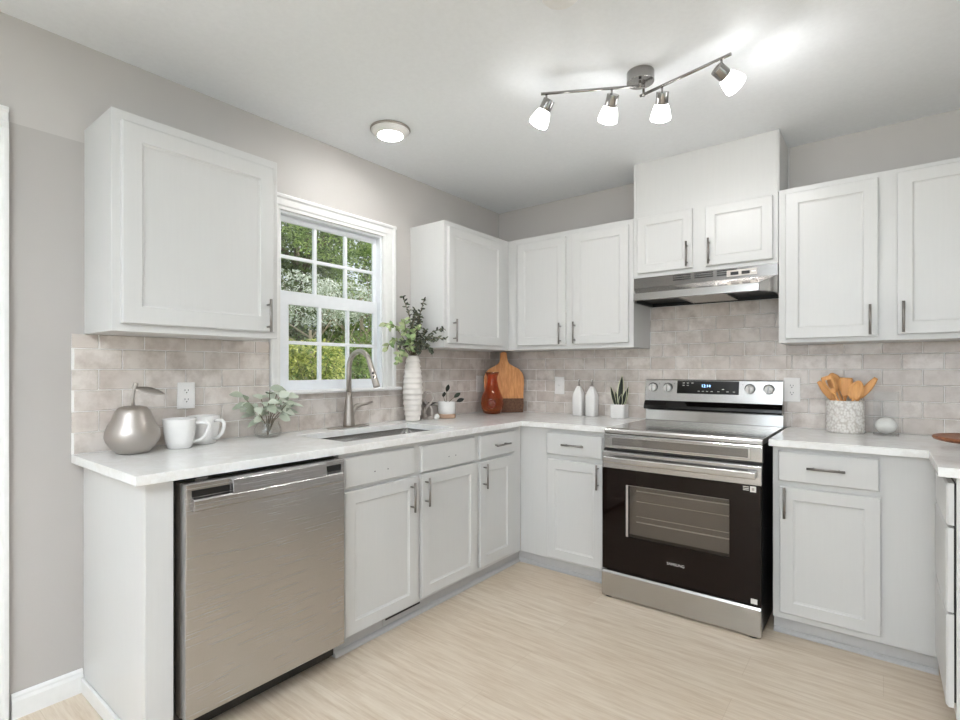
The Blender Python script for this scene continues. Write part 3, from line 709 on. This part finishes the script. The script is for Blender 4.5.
for (xy, (r_, f_, u_)) in heads:
    d = (rgt*r_+fwd*f_+Vector((0, 0, u_))).normalized()
    t = TL(*xy, ZA); j = t+Vector((0, 0, -.050))
    c0 = j-d*.026-Vector((0, 0, .004))
    hdm = MB().cyl(c0, c0+d*.046, .0255, n=28).build('lamp_head', 'fixture', tk, .001)
    MB().cyl(t, j+Vector((0, 0, .014)), .0042, n=10).build('stem', 'fixture', hdm)
    rot = d.to_track_quat('Z', 'Y').to_matrix()
    sh_ = MB().lathe([(.024, .0), (.029, .008), (.037, .032), (.0415, .054), (.0405, .062), (.036, .066)], c0+d*.044, 32, T=rot).build('lamp_shade', 'shade', hdm)
    MB().lathe([(.0355, .0655), (.02, .070), (.0001, .0715)], c0+d*.044, 24, T=rot).build('diffuser', 'mouth', hdm)

# ------------------------------------------------------------------ things on the counter, left
CT = .9143
pr_ = empty('pear_figurine', (.135, -2.622, CT), 0, 'large brushed silver pear ornament with a leaf on its stem', 'ornament')
MB().lathe([(.0001, 0), (.042, .0005), (.055, .004), (.072, .022), (.087, .045), (.093, .065), (.091, .085), (.082, .108), (.071, .13), (.063, .15), (.057, .166), (.046, .178), (.03, .183), (.012, .182), (.0001, .176)], n=48).build('pear_body', 'pear', pr_)
MB().tube([(0, 0, .178), (-.002, .0, .21), (-.002, .003, .24), (.002, .008, .262), (.004, .01, .272)], [.007, .0055, .006, .009, .008], 10).build('stem', 'pear', pr_)
lf = MB(); lf.leaf((.002, .006, .252), (.25, .95, -.30), .105, .030, -.05, (.7, -.3, .6), .5, 8)
o = lf.build('leaf', 'pear', pr_); o.modifiers.new('solid', 'SOLIDIFY').thickness = .002

def mug(loc, rz, label):
    r = empty('coffee_mug', loc, rz, label, 'mug')
    pf = [(.040, 0), (.044, .002), (.052, .03), (.0575, .07), (.0605, .118), (.0605, .122), (.0575, .122), (.055, .07), (.048, .03), (.04, .012), (.0001, .01)]
    MB().lathe(pf, n=40, sq=2.6).build('cup', 'ceramic', r)
    hp = [(.056, .100), (.075, .104), (.098, .103), (.108, .092), (.108, .075), (.098, .05), (.078, .030), (.05, .022)]
    MB().tube([(x, 0, z) for x, z in hp], [.007, .0075, .0075, .0075, .0075, .0075, .007, .007], 12).build('handle', 'ceramic', r)
    return r
mug((.135, -2.452, CT), math.radians(58), 'white square-bodied coffee mug in front, next to the silver pear')
mug((.078, -2.330, CT), math.radians(22), 'white coffee mug standing behind the other mug, by the wall')

# glass bowl with sage leaves
gv = tag(MB().lathe([(.0001, .0), (.045, .0005), (.062, .012), (.064, .03), (.058, .05), (.05, .066), (.052, .072), (.050, .072), (.047, .066), (.055, .05), (.061, .03), (.058, .013), (.043, .004), (.0001, .004)], (0, 0, 0), 40).build('glass_vase', 'glass', None, recalc=False),
         'low round clear glass vase holding sage-green leaves, left of the sink', 'vase'); gv.location = (.105, -2.045, CT)
sg = empty('leafy_sprig', (.105, -2.045, CT+.008), 0, 'bunch of broad grey-green leaves standing in the low glass vase', 'leaves')
ms = MB(); ml = MB(); rnd = random.Random(3)
tips = [(-.02, -.11, .155), (.0, -.085, .12), (.03, -.05, .145), (.06, -.03, .13), (.02, .0, .185), (.05, .03, .15), (.03, .085, .15), (.06, .06, .12), (.0, .05, .17), (.05, -.07, .09), (.03, .105, .115)]
for tp in tips:
    tp = (tp[0], tp[1], tp[2]*1.22)
    ms.tube([(0, 0, .0), (tp[0]*.3, tp[1]*.25, tp[2]*.5), tp], .0018, 6)
    tv = Vector(tp)
    for q in range(5):
        t = .62+.38*q/4; p = Vector((tp[0]*t, tp[1]*t, tp[2]*t)); a = rnd.uniform(0, 2*PI)
        d = Vector((math.cos(a)*.7+tp[0]*5, math.sin(a)*.8+tp[1]*6, rnd.uniform(-.2, .9)))
        if p.x+d.normalized().x*.06 < -.085: d.x = abs(d.x)
        ml.leaf(p, d, rnd.uniform(.05, .08), rnd.uniform(.03, .044), .3, (rnd.uniform(.2, 1), rnd.uniform(-1, 0.2), rnd.uniform(.2, 1)), .2)
ms.build('stems', 'stem', sg); ml.build('leaves', 'sage', sg, recalc=False)

# tall ribbed vase and its branches
vz = .412; pv = [(.0001, 0), (.038, .001)]
N_ = 12
for i in range(N_*6+1):
    t = i/(N_*6); z = .004+t*(vz-.006); env = .026+.031*math.sin(PI*(.15+.78*t))
    fr_ = (t*N_) % 1.0
    pv.append((env+.008*(1-fr_)**1.3, z))
pv += [(.033, vz-.001), (.029, vz-.02), (.0001, vz-.03)]
wob = lambda a, z: 1+.008*math.sin(3*a+z*24)
vs = tag(MB().lathe(pv, (0, 0, 0), 48, rfun=wob).build('ribbed_vase', 'matte'), 'tall white ribbed ceramic vase between the sink and the corner', 'vase'); vs.location = (.097, -1.066, CT)
lb = empty('leafy_branches', (.097, -1.066, CT+vz-.025), 0, 'arrangement of dark and green leafy branches standing in the tall ribbed vase', 'branches')
ms = MB(); ml = MB(); mf = MB(); rnd = random.Random(11)
def br_(pts, ml_, n, L, w, spread=1.0):
    pts = [Vector(p) for p in pts]
    ms.tube(pts, [.0022]*len(pts), 6)
    for i in range(n):
        t = .25+.75*(i+rnd.random()*.6)/n; t = min(t, .999)*(len(pts)-1); k0 = int(t); p = pts[k0].lerp(pts[k0+1], t-k0)
        tg = (pts[k0+1]-pts[k0]).normalized()
        d = tg*.5+Vector((rnd.uniform(-1, 1), rnd.uniform(-1, 1), rnd.uniform(-.8, .9)))*spread
        e = p+d.normalized()*L
        if e.x+.095 < .03: d.x = abs(d.x)+.2
        if e.y > .075: d.y = -abs(d.y)-.2
        ml_.leaf(p, d, L*rnd.uniform(.7, 1.2), w*rnd.uniform(.7, 1.2), .15, (rnd.uniform(.1, 1), rnd.uniform(-1, -.1), rnd.uniform(-.2, .8)), .1, 3)
# offsets: world x (out from the wall), world y (towards the corner is +)
B = [((0, 0, 0), (.02, -.02, .14), (.03, -.06, .26), (.01, -.09, .36)),
     ((0, 0, 0), (.01, .01, .15), (.04, .02, .27), (.06, .03, .35)),
     ((0, 0, 0), (.03, .0, .13), (.05, .01, .22), (.03, -.02, .30)),
     ((0, 0, 0), (.05, .0, .09), (.13, .02, .13), (.22, .03, .11)),
     ((0, 0, 0), (.06, .01, .10), (.14, .015, .16), (.21, .03, .17)),
     ((0, 0, 0), (.03, .01, .08), (.08, .02, .12), (.14, .03, .11)),
     ((0, 0, 0), (.06, .01, .07), (.10, .01, .08), (.13, .02, .04)),
     ((0, 0, 0), (.0, -.05, .08), (.04, -.12, .10), (.07, -.17, .06)),
     ((0, 0, 0), (.03, -.03, .1), (.05, -.06, .18), (.09, -.07, .24)),
     ((0, 0, 0), (.02, .01, .1), (.02, .02, .2), (.01, .02, .28)),
     ((0, 0, 0), (.01, -.03, .1), (.03, -.04, .19), (.07, -.05, .26)),
     ((0, 0, 0), (.04, -.01, .08), (.07, .0, .13), (.10, .0, .17)),
     ((0, 0, 0), (.05, -.02, .05), (.1, -.05, .08), (.14, -.09, .04))]
for b_ in B: br_([(x*1.15, y*1.1, z*1.08) for (x, y, z) in b_], ml, 42, .027, .012)
for b_ in [((0, 0, 0), (.0, -.07, .12), (.02, -.17, .20), (.03, -.26, .21)), ((0, 0, 0), (.02, -.06, .12), (.05, -.11, .19), (.07, -.14, .24)),
           ((0, 0, 0), (.03, -.05, .07), (.07, -.09, .11), (.10, -.12, .13)), ((0, 0, 0), (.0, -.10, .10), (.03, -.20, .12), (.04, -.25, .06)), ((0, 0, 0), (.0, -.08, .05), (.03, -.14, .04), (.05, -.17, -.03)), ((0, 0, 0), (.03, -.03, .08), (.06, -.05, .16), (.09, -.04, .2))]:
    br_(b_, mf, 18, .038, .024)
ms.build('stems', 'stem', lb); ml.build('small_leaves', 'eucal', lb, recalc=False); mf.build('round_leaves', 'freshleaf', lb, recalc=False)

# knot sculpture, little grey pot, white ball, white pot with trailing leaves
kn_ = empty('knot_sculpture', (.100, -.925, CT), 0, 'slim grey knotted loop sculpture standing beside the tall ribbed vase', 'ornament')
def KP(a, z, b=0): return (.68*a+.5*b, .73*a-.5*b, z)
ctl = [KP(-.020, .018), KP(-.024, .05, .004), KP(-.010, .085, .010), KP(.014, .105, .010), KP(.030, .135, 0), KP(.022, .170, -.006), KP(0, .182, -.006), KP(-.022, .170, 0), KP(-.030, .135, .006), KP(-.014, .105, -.008), KP(.010, .085, -.010), KP(.024, .05, -.004), KP(.020, .018)]
pts = []
for i in range(len(ctl)-1):
    P0, P1, P2, P3 = [Vector(ctl[max(0, min(len(ctl)-1, i+q))]) for q in (-1, 0, 1, 2)]
    for q in range(5):
        t = q/5; pts.append(.5*((2*P1)+(P2-P0)*t+(2*P0-5*P1+4*P2-P3)*t*t+(3*P1-P0-3*P2+P3)*t**3))
pts.append(Vector(ctl[-1]))
MB().tube(pts, .0085, 12).build('knot', 'greyclay', kn_)
MB().box(-.028, .028, -.030, .030, 0, .020).build('base', 'greyclay', kn_, .002)
gp = empty('small_potted_plant', (.046, -.850, CT), 0, 'small grey pot with dark pointed leaves, half hidden behind the white pot', 'potted plant')
MB().box(-.033, .033, -.033, .033, 0, .082).build('pot', 'greyclay', gp, .004)
m = MB(); rnd = random.Random(5)
for i in range(9):
    a = 2*PI*i/9; m.leaf((0, 0, .08), (math.cos(a)*.9, math.sin(a)*.9, .75), .075, .026, .35, (0, 0, 1), .2)
m.build('leaves', 'darkleaf', gp, recalc=False)
wbl = tag(MB().lathe([(.0001, 0), (.010, .001), (.017, .008), (.019, .018), (.016, .028), (.009, .034), (.0001, .036)], n=20).build('white_ball', 'chalk'), 'tiny cream ball on the counter between the knot sculpture and the white pot', 'ornament'); wbl.location = (.15, -.90, CT)
wp = empty('potted_succulent', (.135, -.785, CT), 0, 'white pot with a tan base and a sparse trailing plant', 'potted plant'); wp.scale = (1.1, 1.1, 1.12)
MB().lathe([(.0001, 0), (.05, .0005), (.053, .003), (.054, .026)], n=36).build('pot_base', 'tan', wp)
MB().lathe([(.054, .0262), (.0545, .05), (.054, .096), (.053, .099), (.048, .099), (.047, .08), (.0001, .078)], n=36).build('pot', 'ceramic', wp)
m = MB(); m2 = MB()
for (b0, b1, b2) in [((0, 0, .08), (.004, -.01, .125), (.008, -.01, .158)), ((0, 0, .08), (.0, -.022, .11), (.01, -.040, .128)), ((0, 0, .08), (.02, .02, .11), (.03, .035, .122)), ((0, 0, .08), (.03, .03, .095), (.045, .042, .098))]:
    m2.tube([b0, b1, b2], .0015, 6)
    v = Vector(b2)-Vector(b1); m.leaf(b2, v+Vector((.01, 0, .01)), .05, .026, .1, (.9, -.5, .1), .15)
m2.build('stems', 'stem', wp); m.build('leaves', 'darkleaf', wp, recalc=False)

# cutting board in the corner and the amber jug
bp = []
def arcp(cx, cz, r, a0, a1, n=8): return [(cx+r*math.cos(math.radians(a0+(a1-a0)*i/n)), cz+r*math.sin(math.radians(a0+(a1-a0)*i/n))) for i in range(n+1)]
right = [(.135, 0)]+arcp(.125, .28, .03, -20, 60)+arcp(.062, .325, .048, 60, 100, 4)
right = [(.14, .0), (.146, .06), (.145, .13), (.152, .2), (.153, .26), (.142, .30), (.115, .33), (.075, .35), (.045, .368), (.03, .39), (.026, .43), (.024, .452), (.012, .46)]
left = [(-x, z) for x, z in right][::-1]
outl = right+left
cb = empty('cutting_board', (.190, -.190, CT), math.radians(45), 'large wooden cutting board with a dark lower band, leaning in the corner', 'cutting board')
tilt = Matrix.Rotation(math.radians(-7), 3, 'X')
def slabp(pts, t0, t1):
    m = MB(); m.prism(pts, t0, t1, 'y'); m.v = [tuple(tilt @ Vector(v)) for v in m.v]; return m
cut = .105
low = [(.14, .0), (.146, .06), (.1455, cut), (-.1455, cut), (-.146, .06), (-.14, .0)]
up_ = [(.1455, cut), (.145, .13)]+right[3:]+left[:-3]+[(-.145, .13), (-.1455, cut)]
slabp(up_, -.010, .010).build('board', 'acacia', cb, .003)
slabp(low, -.0105, .0105).build('dark_band', 'bark', cb, .002)
aj = empty('amber_jug', (.178, -.333, CT), 0, 'amber glass jug with a round dimple, in front of the cutting board', 'jug'); aj.scale = (1.04, 1.04, 1.07)
MB().lathe([(.0001, 0), (.05, .001), (.062, .008), (.076, .04), (.081, .075), (.074, .115), (.055, .155), (.044, .19), (.037, .225), (.037, .255), (.050, .284), (.048, .285), (.034, .256), (.033, .225), (.040, .19), (.051, .155), (.070, .115), (.076, .075), (.071, .04), (.056, .014), (.0001, .012)], n=48).build('jug_body', 'amber', aj)
cd = Vector((math.cos(math.radians(-55)), math.sin(math.radians(-55)), 0)); pc = cd*.076+Vector((0, 0, .072))
m = MB()
ring_ = [pc+.024*(math.cos(2*PI*i/24)*Vector((0, 0, 1))+math.sin(2*PI*i/24)*cd.cross(Vector((0, 0, 1)))) for i in range(24)]
m.tube(ring_, .005, 8, closed=True); m.build('dimple_ring', 'darkamber', aj)

# soap dispensers
def dispenser(loc, label):
    r = empty('soap_dispenser', loc, 0, label, 'bottle', 'pair of white square bottles by the stove')
    MB().lathe([(.0001, 0), (.034, .0005), (.037, .003), (.037, .135), (.033, .155), (.02, .19), (.0135, .2), (.0135, .207)], n=40, sq=7).build('bottle', 'ceramic', r)
    MB().cyl((0, 0, .206), (0, 0, .222), .009, .008, 14).tube([(0, 0, .22), (0, 0, .236), (.004, -.004, .243), (.01, -.01, .25)], [.004, .004, .004, .003], 8).build('pour_spout', 'nickel', r)
    MB().lathe([(.0001, .236), (.006, .238), (.008, .246), (.005, .254), (.0001, .257)], n=14).build('stopper', 'ceramic', r)
dispenser((.750, -.078, CT), 'white square ceramic bottle with a metal pourer, nearer to the corner')
dispenser((.850, -.078, CT), 'white square ceramic bottle with a metal pourer, nearer to the stove')
# snake plant
sp_ = empty('snake_plant', (1.050, -.080, CT), 0, 'small snake plant in a white square pot, left of the stove', 'potted plant')
MB().lathe([(.0001, 0), (.046, .0005), (.048, .003), (.049, .088), (.049, .092), (.045, .092), (.045, .078), (.0001, .076)], n=40, sq=9).build('pot', 'ceramic', sp_)
ml = MB(); me_ = MB()
for (bx, by, tx_, ty_, hh, w) in [(.0, .0, .012, .02, .205, .048), (-.022, -.005, -.062, .0, .135, .03), (-.012, .01, -.035, .02, .10, .03), (.018, -.004, .048, .0, .11, .034), (.01, -.012, .022, -.02, .085, .03), (.026, .008, .055, .02, .135, .026)]:
    b_ = Vector((bx, by, .075)); d = Vector((tx_-bx, ty_-by, hh-.0)); nn = (.0+bx*6, -1, .2)
    me_.leaf(b_, d, d.length, w, -.02, nn, .25, 8)
    ml.leaf(b_+Vector((0, -.0025, .0)), d, d.length*.965, w*.7, -.02, nn, .25, 8)
me_.build('leaf_edges', 'snakeedge', sp_, recalc=False); ml.build('leaves', 'snake', sp_, recalc=False)

# ------------------------------------------------------------------ things on the counter, right
ck = empty('utensil_crock', (2.285, -.115, CT), 0, 'white textured ceramic crock full of wooden utensils', 'crock')
def wv(a, z): return 1+.018*math.sin(a*19+math.sin(z*110)*2.2)*math.sin(z*150+a*5)
V_ = MB(); prf = [(.0001, 0), (.078, .0005), (.081, .004)]+[(.083, .006+.154*i/40) for i in range(41)]+[(.081, .165), (.076, .165), (.075, .02), (.0001, .015)]
V_.lathe(prf, n=120, T=Matrix.Scale(.85, 3, (0, 1, 0))).build('crock_body', 'petal', ck)
def utensil(name, label, base, top, kind, yaw=0):
    r = empty(name, (2.285+base[0], -.115+base[1], CT+.022), 0, label, 'wooden utensil')
    b_ = Vector((0, 0, 0)); t = Vector(top)-Vector((base[0], base[1], .022)); d = t.normalized(); L = t.length
    side = Vector((0, 0, 1)).cross(d).cross(d) if 0 else d.cross(Vector((math.sin(yaw), -math.cos(yaw), 0))).normalized(); up = side.cross(d).normalized()
    w = {'spoon': .033, 'spatula': .030, 'slotted': .027, 'fork': .026, 'narrow': .024}[kind]; hl = {'spoon': .1, 'spatula': .105, 'slotted': .1, 'fork': .1, 'narrow': .12}[kind]
    MB().tube([b_, d*(L-hl+.012)], [.0055, .0065], 10).build('handle', 'bamboo', r)
    m = MB(); n = 10; V = []; F = []
    for i in range(n+1):
        s_ = i/n
        if kind == 'spoon': ww = w*math.sin(PI*(.08+.9*s_))**.6
        elif kind in ('spatula', 'slotted', 'fork'): ww = .008+(w-.008)*min(1, s_*1.7)**.9 if s_ < .9 else w*(.97 if s_ < .97 else .88)
        else: ww = .007+(w*.75-.007)*math.sin(PI*min(1, .1+.85*s_))
        c = d*(L-hl+hl*s_); cv = .009*math.sin(PI*s_) if kind == 'spoon' else 0
        V += [c-side*ww+up*(cv*0-.003), c-side*ww*.5+up*(-cv-.003), c+side*ww*.5+up*(-cv-.003), c+side*ww+up*(-.003),
              c+side*ww+up*.003, c+side*ww*.5+up*(-cv+.003), c-side*ww*.5+up*(-cv+.003), c-side*ww+up*.003]
    for i in range(n):
        for j in range(8):
            if kind == 'slotted' and j in (1, 5) and 3 <= i <= 7: continue
            F.append([i*8+j, i*8+(j+1) % 8, (i+1)*8+(j+1) % 8, (i+1)*8+j])
    F += [list(range(8))[::-1], [n*8+j for j in range(8)]]
    m.add(V, F, True); m.build('bowl' if kind == 'spoon' else 'blade', 'bamboo', r)
utensil('wooden_spatula', 'narrow wooden turner leaning furthest left in the crock', (.045, .02), (-.115, -.0, .262), 'narrow')
utensil('wooden_spoon', 'wooden spoon whose round bowl stands highest at the back left of the crock', (.03, .02), (-.062, .045, .305), 'spoon')
utensil('slotted_spatula', 'slotted wooden spatula in the front left of the crock', (.03, -.02), (-.080, -.035, .290), 'slotted')
utensil('wooden_spatula', 'broad flat wooden spatula in the middle of the crock', (-.01, .01), (.004, .01, .282), 'spatula')
utensil('wooden_spoon', 'wooden spoon with an oval bowl, right of the middle of the crock', (-.005, -.025), (.060, -.025, .268), 'spoon')
utensil('wooden_spoon', 'slim wooden stirrer leaning furthest right in the crock', (-.045, .0), (.128, .005, .282), 'narrow')
gh = tag(MB().slab([-.050, -.047, .047, .050], [-.050, -.047, .047, .050], lambda i, j: not (i == 1 and j == 1), .006, .215, 'z').box(-.050, .050, -.050, .050, 0, .006).build('glass_holder', 'clearbox', None, recalc=False),
         'square clear glass candle holder right of the utensil crock', 'glass holder'); gh.location = (2.451, -.118, CT)
bl = tag(MB().lathe([(.044*math.sin(PI*i/20)*1.0+.0001, .040-.040*math.cos(PI*i/20)) for i in range(21)], n=32).build('white_ball', 'chalk'), 'round white ball inside the square glass holder', 'ornament'); bl.location = (2.451, -.118, CT+.0065)
cs = empty('glass_stand', (2.765, -.52, CT), 0, 'low clear glass stand under the wooden slice at the right edge', 'cake stand')
MB().lathe([(.0001, 0), (.075, .0005), (.078, .004), (.02, .012), (.018, .02), (.10, .026), (.12, .028), (.12, .031), (.0001, .031)], n=40).build('stand', 'glass', cs, recalc=False)
wsl = tag(MB().lathe([(.0001, 0), (.13, .0), (.158, .007), (.164, .016), (.160, .022), (.152, .020), (.13, .016), (.0001, .015)], n=48, rfun=lambda a, z: 1+.02*math.sin(2*a+1)).build('wooden_tray', 'walnut'), 'round reddish-brown wooden tray on the glass stand, cut by the photo edge', 'tray'); wsl.location = (2.765, -.52, CT+.0313)

# ------------------------------------------------------------------ garden outside the window
def crown(root, name, mat, blobs, n, L, seed, branchy=0):
    rnd = random.Random(seed); m = MB()
    for _ in range(n):
        c, r = rnd.choice(blobs)
        a = rnd.uniform(0, 2*PI); ph = math.acos(rnd.uniform(-1, 1)); rad = rnd.uniform(.55, 1)**.5
        p = Vector((c[0]+r[0]*rad*math.sin(ph)*math.cos(a), c[1]+r[1]*rad*math.sin(ph)*math.sin(a), c[2]+r[2]*rad*math.cos(ph)))
        d = Vector((rnd.gauss(0, 1), rnd.gauss(0, 1), rnd.gauss(-.1, .6)))
        m.leaf(p, d, L*rnd.uniform(.6, 1.3), L*rnd.uniform(.35, .6), .2, (rnd.gauss(0, .6), rnd.gauss(0, .6), 1), .1, 2)
    return m.build(name, mat, root, recalc=False)
def trunk(root, h, r, limbs, seed, mat='stem'):
    rnd = random.Random(seed); m = MB(); m.tube([(0, 0, 0), (.04, .02, h*.5), (0, 0, h)], [r, r*.8, r*.5], 10)
    for _ in range(limbs):
        z = rnd.uniform(.3, .95)*h; a = rnd.uniform(0, 2*PI); l = rnd.uniform(.4, .9)*h*.5
        e = Vector((math.cos(a)*l, math.sin(a)*l, z+l*.8)); mid = Vector((e.x*.45, e.y*.45, z+l*.3))
        m.tube([(0, 0, z), mid, e], [r*.4, r*.28, r*.1], 6)
        for q in range(3):
            f_ = e+Vector((rnd.uniform(-.4, .4), rnd.uniform(-.4, .4), rnd.uniform(-.1, .5))); m.tube([mid, (mid+f_)/2+Vector((.03, .02, .05)), f_], [r*.2, r*.12, r*.05], 5)
    return m.build('trunk', mat, root)
G0 = -.3
for (x, y, sc_, seed, lbl) in [(-8.6, .2, 1, 1, 'tall dark green tree at the left of the window view, behind the pale shrub'), (-8.8, 3.8, 1, 2, 'tall dark green tree at the middle of the window view, behind the airy tree'), (-8.6, 7.4, 1, 3, 'tall dark green tree at the right of the window view'),
                             (-12.3, 2.2, 1, 4, 'green tree farthest back in the window view, seen between the left and middle dark trees'), (-12.3, 6.0, 1, 5, 'green tree farthest back in the window view, seen right of the middle dark tree')]:
    if lbl is None: continue
    r = empty('garden_tree', (x, y, G0), 0, lbl, 'tree', 'trees beyond the window')
    crown(r, 'foliage', 'f_dark', [((0, 0, 1.4), (1.5, 1.7, 1.3)), ((0, .3, 3.0), (1.5, 1.6, 1.4)), ((.2, -.3, 4.6), (1.4, 1.5, 1.4)), ((.5, 0, 2.2), (1.3, 1.8, 1.6)), ((0, 0, 5.6), (1.5, 1.9, 1.2))], 15000, .14, seed)
    trunk(r, 4.5, .14, 6, seed+20)
r = empty('maple_tree', (-5.9, 3.4, G0), 0, 'mid-green airy tree filling the upper right window panes', 'tree')
crown(r, 'foliage', 'f_mid', [((0, .3, 3.5), (.8, .9, .6)), ((.2, .9, 2.7), (.7, .8, .6)), ((-.2, -.5, 4.2), (.9, 1.0, .5)), ((.2, .1, 1.9), (.7, .9, .45))], 6500, .09, 31); trunk(r, 3.0, .06, 9, 41, 'branch')
r = empty('pale_shrub', (-5.2, 1.75, G0), 0, 'pale silvery flowering shrub across the middle of the window view', 'shrub')
crown(r, 'foliage', 'f_pale', [((0, -.3, 2.85), (.7, .8, .32)), ((.2, .5, 2.75), (.6, .7, .34)), ((0, .1, 2.55), (.6, 1.0, .26))], 3600, .06, 32); trunk(r, 2.2, .05, 8, 42, 'branch')
r = empty('green_shrub', (-3.6, .55, G0), 0, 'bright yellow-green shrub filling the lower left window panes', 'shrub')
crown(r, 'foliage', 'f_lime', [((0, -.3, 1.35), (.55, .6, .5)), ((.1, .05, 1.55), (.5, .5, .4)), ((0, -.5, 1.6), (.5, .5, .4))], 7500, .065, 33); trunk(r, 1.3, .04, 6, 43)
r = empty('leafy_shrub', (-4.6, 2.45, G0), 0, 'mid-green shrub in the lower right window panes', 'shrub')
crown(r, 'foliage', 'f_mid', [((0, 0, 1.3), (.6, .8, .6)), ((.1, .4, 1.8), (.5, .6, .5)), ((.1, -.5, 1.5), (.5, .5, .5))], 5500, .075, 34); trunk(r, 1.9, .04, 8, 44, 'branch')
